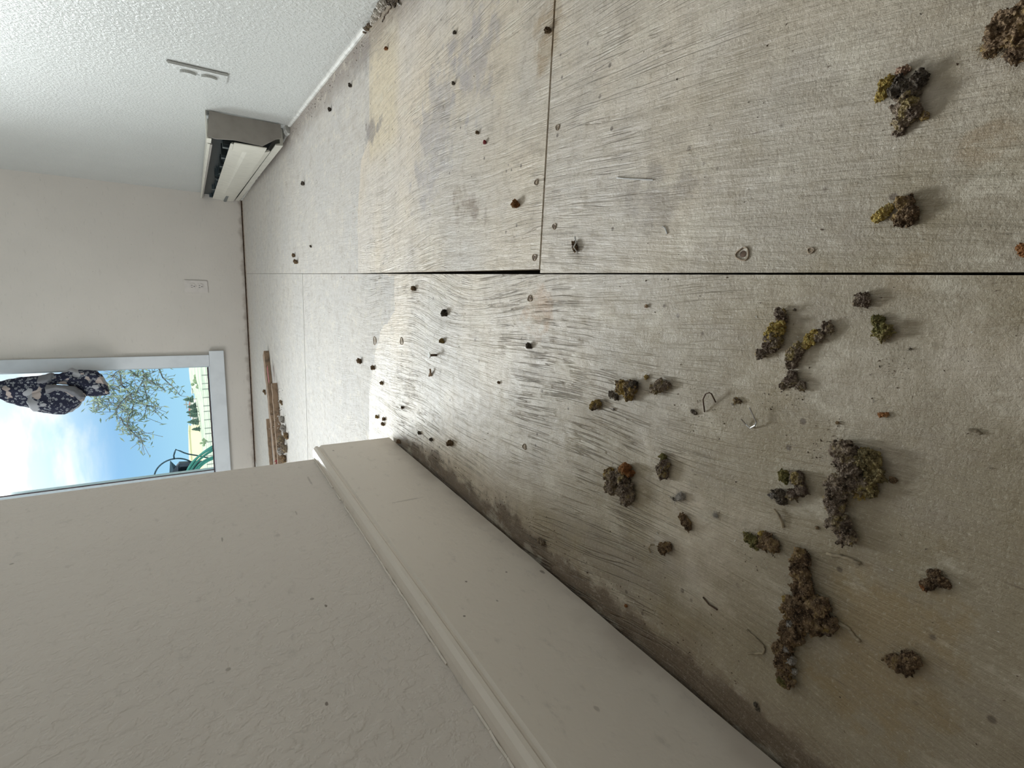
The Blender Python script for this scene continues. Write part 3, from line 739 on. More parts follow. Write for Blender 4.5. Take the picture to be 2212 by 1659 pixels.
small = [
 (1113, 440, 11, 'rust', 'orange brown nub close to the cross joint by the wood knot'),
 (959, 676, 9, 'slate', 'dark spiky bead, the darkest on the bright floor under the wide gap'),
 (893, 622, 7, 'brown', 'small brown bead nearest the wide black gap in the long joint'),
 (954, 736, 7, 'ochre', 'tan crumb between the dark spiky bead and the white headed nail'),
 (1142, 747, 8, 'slate', 'black star shaped crumb with a pale leg on striated plywood'),
 (776, 779, 7, 'brown', 'brown bead just left of the paint edge line'),
 (805, 794, 6, 'brown', 'hollow brown crumb standing right on the paint edge line'),
 (824, 827, 5, 'brown', 'small olive crumb right of the paint edge line'),
 (814, 900, 5, 'ochre', 'golden crumb nearest the end of the baseboard'),
 (829, 905, 5, 'brown', 'upper one of two touching crumbs near the baseboard end'),
 (827, 916, 5, 'brown', 'lower one of two touching crumbs near the baseboard end'),
 (972, 956, 9, 'brown', 'round brown bead sitting beside the baseboard shadow'),
 (906, 935, 5, 'slate', 'dark crumb first in the row along the baseboard grime'),
 (931, 949, 5, 'slate', 'dark crumb second in the row along the baseboard grime'),
 (861, 953, 6, 'pink', 'reddish crumb against the bottom corner of the baseboard end'),
 (1077, 826, 4, 'brown', 'lone pinkish speck crumb on the bright plywood'),
 (1183, 65, 9, 'brown', 'brown nub in an ochre stain beside the cross joint'),
 (756, 184, 5, 'slate', 'dark peaked crumb near the right wall beside the streaked boards'),
 (712, 236, 5, 'slate', 'dark peaked crumb closer to the heater than its twin'),
 (979, 180, 5, 'slate', 'dark speck crumb on the grey blotch beyond the cream patch'),
 (982, 70, 5, 'slate', 'dark double speck above the grey blotch'),
 (834, 104, 5, 'rust', 'rust diamond shaped fleck on the cream patch'),
 (654, 396, 5, 'slate', 'dark blue grey chip on the boards in front of the heater'),
 (1031, 286, 5, 'brown', 'oval brown fleck between the joint and the cream patch'),
 (1047, 307, 5, 'red', 'tiny red fleck beside the oval brown fleck'),
 (634, 551, 5, 'brown', 'upper of two crumbs by the joint in the far room'),
 (639, 565, 6, 'brown', 'lower of two crumbs by the joint in the far room'),
 (671, 532, 3, 'slate', 'faint grey speck beside the pair of crumbs in the far room'),
 (869, 880, 4, 'brown', 'small crumb with a thread curling away from it'),
 (1809, 913, 5, 'brown', 'small grey brown crumb left of the rusty brown nub'),
 (1966, 754, 4, 'slate', 'tiny black crumb right of the fuzzy olive tuft'),
 (1717, 669, 4, 'slate', 'tiny dark crumb beside the tip of the yellow topped clump'),
 (1352, 1308, 5, 'rust', 'small reddish crumb beside the baseboard grime'),
 (1765, 1140, 5, 'brown', 'small olive crumb left of the foot of the comma clump'),
 (1396, 661, 5, 'pink', 'pinkish knot crumb below the long joint'),
 (1325, 884, 4, 'white', 'white paint flake below the ochre clump'),
]
for i, (x, y, r, mk, lb) in enumerate(small):
    tall = 1.1 if y < 960 and x < 1250 else .9
    clump('floor_crumb', lb, 'crumb', [('crumb_body', mk, [(x, y, r * .78, tall), (x + r * .36, y + r * .3, r * .55, tall), (x - r * .3, y + r * .3, r * .45, tall * .8)])], 60 + i, 7, 1.6, rough=1.5)

# staples
def staple(name, label, pts, r, mat, lift=None):
    bm = bmesh.new()
    P3 = [G(px, py, z) for px, py, z in pts]
    tube(bm, P3, r, 6)
    o = obj(name, bm, mat); tag(o, label, 'staple'); return o
staple('staple', 'dark wire staple standing with its legs spread, left of the bright one', [(1522, 890, .0006), (1518.5, 863, .0045), (1524, 851, .0050), (1532, 848, .0050), (1537, 851, .0046), (1546, 869, .0006)], .00042, M['rust'])
staple('staple', 'bright open wire staple bent like a hook', [(1619, 880, .0045), (1629, 902, .0035), (1634, 912, .0030), (1631, 919, .0022), (1621, 925, .0010), (1611, 917, .0010), (1601, 905, .0030)], .00045, M['steel'])
clump('padding_clump', 'tuft pinned by a bright staple just past the cross joint', P_, [('padding_body', 'brown', [(1241, 528, 7), (1243, 538, 8)])], 97, 8)
staple('staple', 'bright staple stuck through a small brown tuft', [(1242, 511, .0055), (1244, 524, .0060), (1239, 534, .0095), (1248, 547, .0022)], .00055, M['steel'])
staple('staple', 'thin pale staple crown pressed flat into the plywood beyond the joint', [(1332, 384, .0005), (1350, 386, .0007), (1411, 389, .0005)], .00045, M['steel'])
staple('staple', 'tiny bent staple lying in the right hand boards near the grey stain', [(1431, 489, .0005), (1436, 492, .0006), (1441, 505, .0004)], .0004, M['steel'])
staple('bent_wire', 'short curl of dark wire near the foot of the long ragged clump', [(1519, 1290, .0005), (1532, 1306, .0012), (1545, 1314, .0006), (1549, 1317, .001)], .0006, M['rust'])
bm = bmesh.new(); tube(bm, [G(929, 797, .004), G(930, 804, .003), G(927, 812, .0006)], .0013, 6); tube(bm, [G(930, 804, .003), G(932, 812, .0006)], .0010, 6)
tag(obj('twig', bm, M['wood_strip']), 'tiny forked twig standing on the bright plywood', 'twig')
# white headed nail
nr = empty('nail', G(943, 767)); tag(nr, 'white headed nail poking out of the bright plywood', 'nail')
c = G(943, 767)
bm = bmesh.new(); tube(bm, [c, c + Vector((0, 0, .010))], .0016, 8); obj('nail_shank', bm, M['rust'], nr)
bm = bmesh.new(); tube(bm, [c + Vector((0, 0, .0100)), c + Vector((0, 0, .0112))], .0040, 14); obj('nail_head', bm, M['chip'], nr)
# sunk nails with torn putty rings
for x, y, r, lb in ((1145, 645, 7, 'sunk nail with a raised rim below the end of the wide gap'), (810, 736, 9, 'pale oval nail scar left of its twin in the bright boards'), (868, 737, 8, 'pale oval nail scar right of its twin in the bright boards'),
                (1155, 556, 7, 'sunk nail with a brown rim beside the joint corner'), (1159, 394, 6, 'sunk nail ring beside the cross joint'), (1605, 549, 14, 'large dark sunk nail hole on the right hand boards'),
                (1133, 965, 6, 'faint crescent nail scar near the baseboard'), (1198, 489, 6, 'flat grey brown disc of an old nail beyond the cross joint'), (1205, 275, 6, 'faint nail ring right of the cross joint'), (1752, 541, 6, 'pale nail scar beyond the large dark hole')):
    c = G(x, y); R = r * pxs(x, y) * .95
    nr = empty('sunk_nail', c); tag(nr, lb, 'nail')
    bm = bmesh.new(); ps = []
    for i in range(17):
        a = 2 * PI * i / 16; q = 1 + .12 * math.sin(3 * a + x)
        ps.append(c + Vector((math.cos(a) * R * q, math.sin(a) * R * q * 1.15, .0004)))
    tube(bm, ps, .00025 + R * .06, 5); obj('raised_rim', bm, M['nail_ring'], nr, True)
    dk = x in (1605, 1145, 1155, 1198)
    bm = bmesh.new(); blob(bm, c + Vector((0, 0, .0001)), R * .55, 2, (1, 1.1, .10), 0.0001); obj('nail_head', bm, M['rust'] if dk else M['nail_ring'], nr)

# threads on the floor
def thread(label, pts, r=.0005, mat='fibre', n=0, name='thread'):
    bm = bmesh.new(); rnd = random.Random(int(pts[0][0]))
    ps = []
    for (a, b_), (c_, d) in zip(pts, pts[1:]):
        for k in range(5):
            q = k / 5
            ps.append(G(a + (c_ - a) * q + rnd.uniform(-1.5, 1.5), b_ + (d - b_) * q + rnd.uniform(-1.0, 1.0), .0006 + rnd.uniform(0, .0004)))
    ps.append(G(*pts[-1], .0006))
    tube(bm, ps, r, 7); tag(obj(name, bm, M[mat], None, True), label, 'thread')
thread('bent brown thread left of the long ragged clump', [(1614, 1360), (1628, 1375), (1645, 1390), (1652, 1402), (1646, 1412), (1616, 1412)], .0006)
thread('straight olive shred above the long ragged clump', [(1785, 1197), (1815, 1201), (1840, 1210), (1858, 1218)], .0009)
thread('grey strand trailing from the long ragged clump towards the right', [(1808, 1345), (1834, 1360), (1845, 1375), (1857, 1386)], .0009)
thread('short grey shred near the brown lump in the dark corner', [(2093, 928), (2110, 932), (2118, 938)], .0007)
clump('padding_clump', 'spiky dark wisp beside the baseboard in the lower foreground', P_, [('padding_body', 'slate', [(1633, 1522, 6, .6), (1637, 1532, 5, .6)])], 98, 18, 2.0)
clump('dust_tuft', 'faint dust tuft between the bean pellet and the two tone scrap', 'dust', [('tuft_body', 'white', [(1546, 1112, 4, .6)])], 99, 30, 3.0, 'fibre_pale')
clump('dust_tuft', 'torn fluff and grit where the baseboard foot meets the floor, a third along', 'dust', [('tuft_body', 'mauve', [(1172, 1172, 7, .9), (1165, 1168, 5, .9)])], 100, 18, 1.6)

# scattered grit, too fine to count
def grit(name, label, cat, mat, n, seed, fn, smin, smax):
    rnd = random.Random(seed); bm = bmesh.new(); k = 0
    while k < n:
        p = fn(rnd)
        if p is None: continue
        k += 1
        s = rnd.uniform(smin, smax) * rnd.uniform(.5, 1)
        vs = [bm.verts.new((p[0] + rnd.uniform(-s, s), p[1] + rnd.uniform(-s, s), (p[2] if len(p) > 2 else 0) + (0.0001 if i < 3 else rnd.uniform(.5, 1.4) * s))) for i in range(4)]
        for f in ((0, 1, 2), (0, 1, 3), (1, 2, 3), (2, 0, 3)): bm.faces.new([vs[i] for i in f])
    o = obj(name, bm, mat); tag(o, label, cat, kind='stuff'); return o
def f1(r):
    y = 0.03 + r.random() ** 1.5 * 1.6; x = r.uniform(-.24, .40)
    return (x, y) if x < wx(y) - .02 else None
grit('floor_grit', 'fine brown grit scattered over the hallway plywood', 'grit', M['crumb'], 700, 4, f1, .0004, .0011)
def f2(r):
    y = r.uniform(.15, .80); return (-.240 + abs(r.gauss(0, .016)), y)
grit('baseboard_grit', 'dark grit gathered along the foot of the baseboard', 'grit', M['crumb'], 420, 5, f2, .0005, .0013)
def f3(r):
    y = r.uniform(.9, 1.75); return (wx(y) - .008 - abs(r.gauss(0, .015)), y)
grit('wall_grit', 'dark grit along the foot of the right wall', 'grit', M['crumb'], 240, 6, f3, .0006, .0020)
def f4(r):
    return (r.uniform(-1.2, .43), YF - .004 - abs(r.gauss(0, .012)))
grit('far_wall_grit', 'brown dirt along the foot of the far wall', 'grit', M['dark_wood'], 500, 8, f4, .001, .0035)
def f5(r):
    c = r.choice([(1640, 1190), (1700, 850), (1800, 940), (1780, 980), (1480, 850), (1930, 800), (1520, 900)])
    g = G(c[0] + r.gauss(0, 28), c[1] + r.gauss(0, 28)); return (g.x, g.y)
grit('padding_grit', 'fine crumbs shed around the padding clumps', 'grit', M['crumb'], 330, 9, f5, .0003, .0008)
grit('paint_chips', 'tiny pale paint chips scattered over the plywood', 'paint chips', M['chip'], 260, 10, f1, .0004, .0012)

# ------------------------------------------------------------------ broken corner at the right wall
clump('plaster_chunk', 'crumbled white plaster lump at the broken foot of the right wall', 'plaster', [('plaster_body', 'plaster', [(831, 6, 9, 1.5), (823, 17, 9, 1.4), (815, 30, 8, 1.4), (808, 41, 7, 1.3), (804, 49, 5, 1.1)])], 41, 6, 1.0, 'fibre_pale')
clump('fluff_heap', 'black hairy fluff heap beside the crumbled plaster at the picture top', 'fluff', [('fluff_body', 'slate', [(845, 2, 10, 1.1), (851, 8, 7, .9), (850, -10, 14, 1.3)])], 42, 60, 1.3)
clump('fluff_heap', 'grey dust roll on the wall foot just under the crumbled plaster', 'fluff', [('fluff_body', 'mauve', [(798, 55, 5, 1.5), (793, 62, 5, 1.4), (788, 69, 4, 1.2)])], 43, 20, 1.0)
thread('curl of white fibre at the picture top beside the black fluff', [(858, 2), (860, 8), (866, 10)], .0012, 'fibre_pale')
thread('dark hairs straggling from the black fluff over the boards', [(846, 14), (838, 26), (830, 36), (826, 48)], .0009, 'crumb')

# ------------------------------------------------------------------ pile of ripped tack strip by the window wall
def plank(name, label, a, b_, w, th, mat, z0=.0005, seed=1, parent=None):
    A = G(*a, z0 + th * .5); B = G(*b_, z0 + th * .5); A.z = B.z = 0; d = (B - A); L = d.length; d.normalize(); s = Vector((-d.y, d.x, 0))
    bm = bmesh.new(); rings = []; k = 14; rnd = random.Random(seed)
    for i in range(k + 1):
        p = A + d * L * i / k; ww = w * (1 + .07 * rnd.uniform(-1, 1)); tt = th * (1 + .05 * rnd.uniform(-1, 1))
        zz = z0
        rings.append([bm.verts.new(p + s * u * ww + Vector((0, 0, zz + v * tt))) for u, v in ((-.5, 0), (.5, 0), (.5, 1), (-.5, 1))])
    for i in range(k):
        for j in range(4): bm.faces.new([rings[i][j], rings[i][(j + 1) % 4], rings[i + 1][(j + 1) % 4], rings[i + 1][j]])
    bm.faces.new(rings[0]); bm.faces.new(rings[-1][::-1])
    o = obj(name, bm, mat, parent)
    if label: tag(o, label, 'wood strip')
    return o
r1 = empty('tack_strip', G(585, 880)); tag(r1, 'longest ripped up carpet tack strip with red stains, lying parallel to the window wall', 'wood strip')
plank('strip_board', None, (574, 763), (599, 1002), .062, .020, M['wood_strip'], .001, 1, r1)
plank('red_stain_patch', None, (577, 792), (581, 826), .034, .0007, M['red'], .0222, 2, r1)
plank('wood_strip', 'second splintered strip against the inner side of the longest tack strip', (592, 828), (606, 1006), .026, .020, M['wood_strip'], .001, 3)
plank('wood_strip', 'short loose splintered strip on the window side of the pile', (578, 905), (586, 1004), .022, .014, M['wood_strip'], .001, 4)
rs = random.Random(8)
for i, (x, y, r, mk, lb) in enumerate(((609, 905, 7, 'white', 'white foam crumb in the tack strip pile, nearest its thin end'), (612, 925, 8, 'white', 'white foam crumb midway along the tack strip pile'), (608, 950, 10, 'mauve', 'grey debris lump in the thick part of the tack strip pile'),
        (614, 968, 9, 'mauve', 'grey debris lump on the room side of the tack strip pile'), (606, 975, 8, 'white', 'white foam crumb near the hidden end of the pile'), (613, 990, 8, 'brown', 'brown debris lump near the hidden end of the pile'), (604, 998, 8, 'red', 'red fragment at the hidden end of the pile'), (618, 940, 7, 'brown', 'brown lump fallen out of the pile on its room side'),
        (571, 845, 4, 'brown', 'lone crumb on the window side of the tack strip'), (607, 868, 4, 'brown', 'lone crumb on the room side of the tack strip'))):
    clump('pile_debris', lb, 'debris', [('debris_body', mk, [(x, y, r, .9), (x + 2, y + 5, r * .7, .8)])], 200 + i, 0)
def f6(r):
    q = r.random(); g = G(594 + q * 18 + r.gauss(0, 6), 838 + q * 164); return (g.x, g.y, r.uniform(0, .02) * (q > .3))
grit('pile_splinters', 'white and brown splinters covering the tack strip pile', 'splinters', M['chip'], 420, 12, f6, .0013, .0042)
grit('pile_crumbs', 'dark crumbs lying through the tack strip pile', 'splinters', M['dark_wood'], 420, 13, f6, .0013, .0048)

# ------------------------------------------------------------------ knotted curtain
def curtain_mat():
    mt, t, b = new_mat('printed_curtain_cloth')
    P = t.new('ShaderNodeNewGeometry').outputs['Position']
    W = t.vmath('ADD', P, t.vmath('MULTIPLY', t.noise(P, 40, 2, col=True), (0.012, 0.012, 0.012)))
    v = t.new('ShaderNodeTexVoronoi'); t.put(v.inputs['Vector'], W); v.inputs['Scale'].default_value = 62
    ringm = t.ramp(v.outputs['Distance'], [(0.0, 0.1), (.14, 0.0), (.22, .85), (.30, .7), (.36, 0.0), (1, 0)])
    v2 = t.noise(W, 70, 3, .6)
    c = t.mix(ringm, (0.030, 0.032, 0.055), (0.42, 0.44, 0.46))
    c = t.mix(t.step(v2, .58, .64), c, (0.26, 0.27, 0.29))
    pk = t.noise(t.mapping(P, loc=(5, 1, .3)), 13, 2, .4)
    c = t.mix(t.step(pk, .60, .615), c, (0.46, 0.39, 0.36))
    gy = t.noise(t.mapping(P, loc=(1, 8, 3.3)), 11, 2, .4)
    c = t.mix(t.step(gy, .60, .615), c, (0.40, 0.40, 0.42))
    t.put(b.inputs['Base Color'], c)
    b.inputs['Roughness'].default_value = .85
    b.inputs['Specular IOR Level'].default_value = .1
    return mt
cm = curtain_mat()
pm = simple('plain_curtain_lining', (0.22, 0.22, 0.235), .85, var=.05, spec=.1)
YC = 3.50
cr = empty('curtain', (OY(100, 850, YC).x, YC, .75)); tag(cr, 'black, white and pink printed curtain tied in a hanging knot before the window', 'curtain')
def drape(name, st, mat, depth, folds, seed, par=cr, yoff=0.0):
    "st: (image x, upper edge y, lower edge y) down the cloth"
    bm = bmesh.new(); rings = []; K = 40; sub = 5
    S = []
    for a, b_ in zip(st, st[1:]):
        for k in range(sub):
            q = k / sub; q2 = q * q * (3 - 2 * q)
            S.append((a[0] + (b_[0] - a[0]) * q, a[1] + (b_[1] - a[1]) * q2, a[2] + (b_[2] - a[2]) * q2))
    S.append(st[-1])
    for i, (x, yt, yb_) in enumerate(S):
        A = OY(x, yt, YC); B = OY(x, yb_, YC); c = (A + B) / 2; hw = (A - B).length / 2
        ring = []
        for k in range(K):
            a = 2 * PI * k / K
            f = 1 + .16 * math.sin(folds * a + seed + i * .05) * (abs(math.sin(a)) ** .6) + .05 * mnoise.noise(Vector((math.cos(a) * 2, math.sin(a) * 2, i * .25 + seed)))
            dz = .006 * mnoise.noise(Vector((k * .4, i * .3, seed)))
            ring.append(bm.verts.new((c.x + math.cos(a) * hw, YC + yoff + math.sin(a) * min(depth, hw * 1.1 + .004) * f, c.z + (A.z - B.z) * .5 * math.cos(a) + dz)))
        rings.append(ring)
    for i in range(len(S) - 1):
        for k in range(K): bm.faces.new([rings[i][k], rings[i][(k + 1) % K], rings[i + 1][(k + 1) % K], rings[i + 1][k]])
    bm.faces.new(rings[0]); bm.faces.new(rings[-1][::-1])
    return obj(name, bm, mat, par, True)
Z = lambda pts: [(x / 8.508, 780 + a / 8.508, 780 + b_ / 8.508) for x, a, b_ in pts]
drape('upper_drape', Z([(-3900, 300, 640), (-2600, 310, 620), (-1200, 330, 600), (-300, 380, 640), (0, 372, 690), (200, 328, 775), (400, 292, 832), (650, 276, 868), (850, 250, 880), (1000, 330, 800)]), cm, .045, 5, 1.0)
drape('knot_belly', Z([(560, 560, 800), (650, 520, 905), (850, 470, 935), (1050, 440, 958), (1200, 430, 962), (1330, 440, 920), (1430, 470, 850), (1540, 500, 720), (1600, 560, 620)]), cm, .055, 4, 2.4, yoff=-.020)
drape('tail', Z([(900, 230, 420), (1080, 235, 420), (1200, 190, 430), (1320, 124, 450), (1420, 160, 480), (1600, 165, 640), (1750, 175, 650), (1850, 230, 640), (1950, 380, 625), (2000, 500, 610)]), cm, .040, 6, 4.0)
drape('lining_band', Z([(720, 270, 430), (800, 250, 420), (950, 212, 390), (1020, 240, 330), (1075, 262, 275)]), pm, .050, 3, 0.7, yoff=-.006)
drape('lining_fold', Z([(900, 400, 560), (1100, 405, 500), (1250, 420, 530), (1400, 430, 610), (1500, 490, 690), (1590, 590, 640)]), pm, .030, 3, 5.0, yoff=-.052)
bm = bmesh.new(); tube(bm, [(-2.3, YC, 2.16), (-.30, YC, 2.16)], .011, 12)
rod = empty('curtain_rod', (-1.3, YC, 2.16)); tag(rod, 'curtain rod above the far window', 'curtain rod')
obj('rod', bm, M['trim'], rod)
for x in (-2.25, -.35):
    bm = bmesh.new(); tube(bm, [(x, YC + .005, 2.16), (x, YF, 2.16)], .008, 8); tube(bm, [(x, YF - .006, 2.16), (x, YF, 2.16)], .022, 12); obj('bracket', bm, M['trim'], rod)
drape('upper_cloth', [(-458, 814, 856), (-560, 812, 858), (-660, 806, 862), (-735, 800, 870)], cm, .045, 5, 1.3)

# ------------------------------------------------------------------ outside
def ext(px, py, y): return OY(px, py, y)
def gmat(name, a, b_, sc):
    mt, t, b = new_mat(name); P = t.new('ShaderNodeNewGeometry').outputs['Position']
    f = t.noise(P, sc, 5, .6)
    t.put(b.inputs['Base Color'], t.mix(t.step(f, .35, .65), a, b_)); b.inputs['Roughness'].default_value = .95
    b.inputs['Specular IOR Level'].default_value = 0.1
    return mt
M['field'] = gmat('dry_grass', (0.72, 0.76, 0.60), (0.50, 0.58, 0.46), .35)
M['lawn'] = gmat('yard_grass', (0.40, 0.46, 0.28), (0.24, 0.30, 0.18), 2.0)
M['conifer'] = gmat('conifer_green', (0.12, 0.19, 0.14), (0.07, 0.12, 0.09), 1.5)
M['bush'] = gmat('bush_green', (0.30, 0.38, 0.24), (0.20, 0.28, 0.18), 2.5)
M['leaf'] = gmat('willow_leaf', (0.36, 0.43, 0.31), (0.22, 0.28, 0.23), 6)
M['bark'] = gmat('branch_bark', (0.22, 0.20, 0.20), (0.13, 0.12, 0.12), 8)
M['post'] = gmat('weathered_post', (0.36, 0.38, 0.36), (0.26, 0.28, 0.27), 6)
M['tanwall'] = simple('tan_siding', (0.95, 0.87, 0.62), .8, var=.05)
M['whitewall'] = simple('white_siding', (0.9, 0.88, 0.84), .8, var=.03)
M['roofred'] = simple('red_roofing', (0.45, 0.18, 0.16), .8)
M['hose'] = simple('green_hose', (0.07, 0.36, 0.29), .35, var=.1)
M['iron'] = simple('grey_iron', (0.07, 0.12, 0.16), .5, metal=.5)
M['pot'] = simple('dark_plastic', (0.05, 0.06, 0.09), .5)
# near yard and the hillside beyond
bm = bmesh.new(); box(bm, -60, 60, YF + .14, 41, -.75, -.55); tag(obj('yard_ground', bm, M['lawn']), 'grass yard outside the window', 'ground', kind='structure')
bm = bmesh.new()
hs = [(779, 408), (800, 408), (820, 410), (838, 414), (850, 419), (870, 424), (890, 427), (910, 430), (930, 431), (960, 434), (990, 436), (1040, 438), (1120, 440), (1300, 448)]
ra, rb = [], []
hill = [ext(x, y, 90) for y, x in hs]
pr = [(p.x, p.z) for p in hill]; pr = [(pr[0][0] + 40, pr[0][1] + 4)] + pr
for (x, z) in pr:
    ra.append([bm.verts.new(v) for v in ((x * .45, 40, -.56), (x, 90, z), (x * 1.4, 130, z - 3), (x * 1.4, 131, -8), (x * .45, 39.8, -8))])
for r_a, r_b in zip(ra, ra[1:]):
    for j in range(5): bm.faces.new([r_a[j], r_a[(j + 1) % 5], r_b[(j + 1) % 5], r_b[j]])
bm.faces.new(ra[0]); bm.faces.new(ra[-1][::-1])
tag(obj('hillside', bm, M['field']), 'pale green hillside rising to the right outside', 'hill', kind='structure')

def conifer(px, py, tip, w, dist, label):
    base = ext(px, py, dist); top = ext(tip, py, dist); hgt = top.z - base.z
    root = empty('conifer', base); tag(root, label, 'tree', 'conifers on the hillside')
    sw = w * dist / FPX
    bm = bmesh.new(); rnd = random.Random(int(py)); nl = 9
    for k in range(nl):
        z0 = base.z + hgt * (.04 + .86 * k / nl); rr_ = sw * (1 - k / nl) ** .8 + sw * .1; zt = z0 + hgt * .24
        n = 16; vs = []
        for i in range(n):
            a = 2 * PI * i / n; q = rr_ * (1 if i % 2 else .62) * rnd.uniform(.75, 1.2)
            vs.append(bm.verts.new((base.x + math.cos(a) * q, dist + math.sin(a) * q, z0 + rnd.uniform(-.03, .03) * hgt)))
        tp = bm.verts.new((base.x, dist, min(zt, top.z) if k < nl - 1 else top.z)); bt = bm.verts.new((base.x, dist, z0 + .05 * hgt))
        for i in range(n): bm.faces.new([vs[i], vs[(i + 1) % n], tp]); bm.faces.new([vs[(i + 1) % n], vs[i], bt])
    obj('foliage', bm, M['conifer'], root)
    bm = bmesh.new(); tube(bm, [(base.x, dist, base.z - 2.5), (base.x, dist, base.z + hgt * .8)], sw * .08, 6); obj('trunk', bm, M['bark'], root)
conifer(419, 862, 394, 7, 84, 'conifer with the highest tip, first from the hill slope')
conifer(425, 878, 404, 8, 86, 'conifer standing behind the pink roofed shed')
conifer(427, 889, 401, 8, 84, 'dark conifer in the middle of the row')
conifer(428, 896, 404, 6, 82, 'slim conifer beside the middle one')
conifer(430, 910, 403, 8, 84, 'wide conifer before the white building')
conifer(433, 926, 413, 6, 82, 'smallest conifer at the end of the tan building')
def bush(px, py, r, dist, label):
    c = ext(px, py, dist); R = r * dist / FPX; bm = bmesh.new(); rnd = random.Random(int(px + py))
    for _ in range(14): blob(bm, (c.x + rnd.gauss(0, R * .5), c.y + rnd.gauss(0, R * .4), c.z + rnd.gauss(0, R * .35)), R * rnd.uniform(.3, .5), 2, (1, 1, 1), None, .2, rnd)
    blob(bm, (c.x, c.y, c.z - R * .8), R * .5, 2)
    tag(obj('bush', bm, M['bush']), label, 'bush')
bush(424, 822, 9, 70, 'round green bush high on the slope at the right of the window')
bush(430, 832, 6, 68, 'smaller bush beside the round one on the slope')
bush(440, 954, 5, 60, 'low bush below the tan building')
def house(name, label, x0, x1, y0, y1, dist, dep, mat, roof=None):
    A = ext(x1, y0, dist); B = ext(x0, y1, dist)
    root = empty(name, (A + B) / 2); tag(root, label, 'building')
    xa, xb = sorted((A.x, B.x)); za = A.z - 3; zb = B.z
    bm = bmesh.new(); box(bm, xa, xb, dist, dist + dep, za, zb); obj('walls', bm, mat, root)
    bm = bmesh.new(); h = (zb - A.z) * .22
    prism(bm, [(xa - .2, zb), (xb + .2, zb), (xb + .2, zb + h * .3), ((xa + xb) / 2, zb + h), (xa - .2, zb + h * .3)], 'y', dist - .2, dist + dep + .2); obj('roof', bm, roof or mat, root)
    return root
house('long_building', 'long low tan building on the horizon', 421, 434, 932, 1100, 86, 4, M['tanwall'])
house('white_building', 'white gabled building between the conifers', 417, 431, 913, 925, 91, 5, M['whitewall'])
house('shed', 'small white shed on the hilltop', 415, 421, 842, 850, 88, 3, M['whitewall'])
house('cottage', 'cottage with a pinkish red roof among the conifers', 412, 427, 874, 900, 91, 5, M['whitewall'], M['roofred'])
# post and wire fence
fn = empty('post_fence', ext(444, 900, 22)); tag(fn, 'weathered post and wire fence crossing the grass outside', 'fence')
tops = []
for i in range(16):
    py = 792 + i * 16 + (i % 3) * 2
    p = ext(434 + .06 * (py - 790), py, 22); q = ext(449 + .045 * (py - 790), py, 22); p.x = q.x
    bm = bmesh.new(); tube(bm, [(q.x, 22, -.8), p], .020, 6); obj('fence_post', bm, M['post'], fn); tops.append(p)
for dz in (.02, .16):
    bm = bmesh.new(); tube(bm, [t_ - Vector((0, 0, dz)) for t_ in tops], .004, 4); obj('fence_wire', bm, M['post'], fn)
# utility pole
pr_ = ext(418, 874, 100); tp = ext(397, 874, 100)
up = empty('utility_pole', (pr_.x, 100, pr_.z)); tag(up, 'thin utility pole with a crossarm above the conifers', 'pole')
bm = bmesh.new(); tube(bm, [(pr_.x, 100, pr_.z - 3), (tp.x, 100, tp.z)], .10, 6); obj('pole', bm, M['post'], up)
bm = bmesh.new(); box(bm, tp.x - .7, tp.x + .7, 99.9, 100.1, tp.z - .45, tp.z - .3); obj('crossarm', bm, M['post'], up)
# leafy limb reaching in from a tree standing off to the right
TD = 7.0
ZZ = lambda x, y: (x / 4.608, 740 + y / 4.608)
tree = empty('leafy_tree', (1.6, TD, -.55)); tag(tree, 'leafy tree whose drooping twigs cross the sky at the right of the window', 'tree')
brs = [[(1180, 200), (1210, 420), (1290, 500), (1330, 620), (1290, 720), (1260, 830), (1330, 900), (1400, 960), (1430, 1020)],
       [(1400, 200), (1440, 350), (1380, 450), (1340, 560)], [(1560, 200), (1620, 350), (1720, 440), (1800, 530)], [(1440, 350), (1580, 430), (1650, 480)],
       [(1340, 560), (1430, 620), (1540, 640), (1550, 700)], [(1290, 720), (1130, 600), (1000, 580), (940, 590)], [(1210, 420), (1120, 460), (1085, 420)],
       [(1230, 640), (1170, 560), (1100, 480)], [(1430, 420), (1470, 560), (1440, 740)], [(1200, 740), (1230, 810), (1330, 900), (1420, 880)],
       [(1000, 590), (980, 630), (1010, 660)], [(1290, 500), (1240, 560), (1180, 620), (1160, 690)], [(1300, 300), (1350, 330), (1420, 330), (1520, 300)], [(1260, 250), (1150, 300), (1110, 350)]]
rnd = random.Random(21)
bt = bmesh.new(); lf = bmesh.new()
hub = Vector((1.3, TD + .2, 2.2))
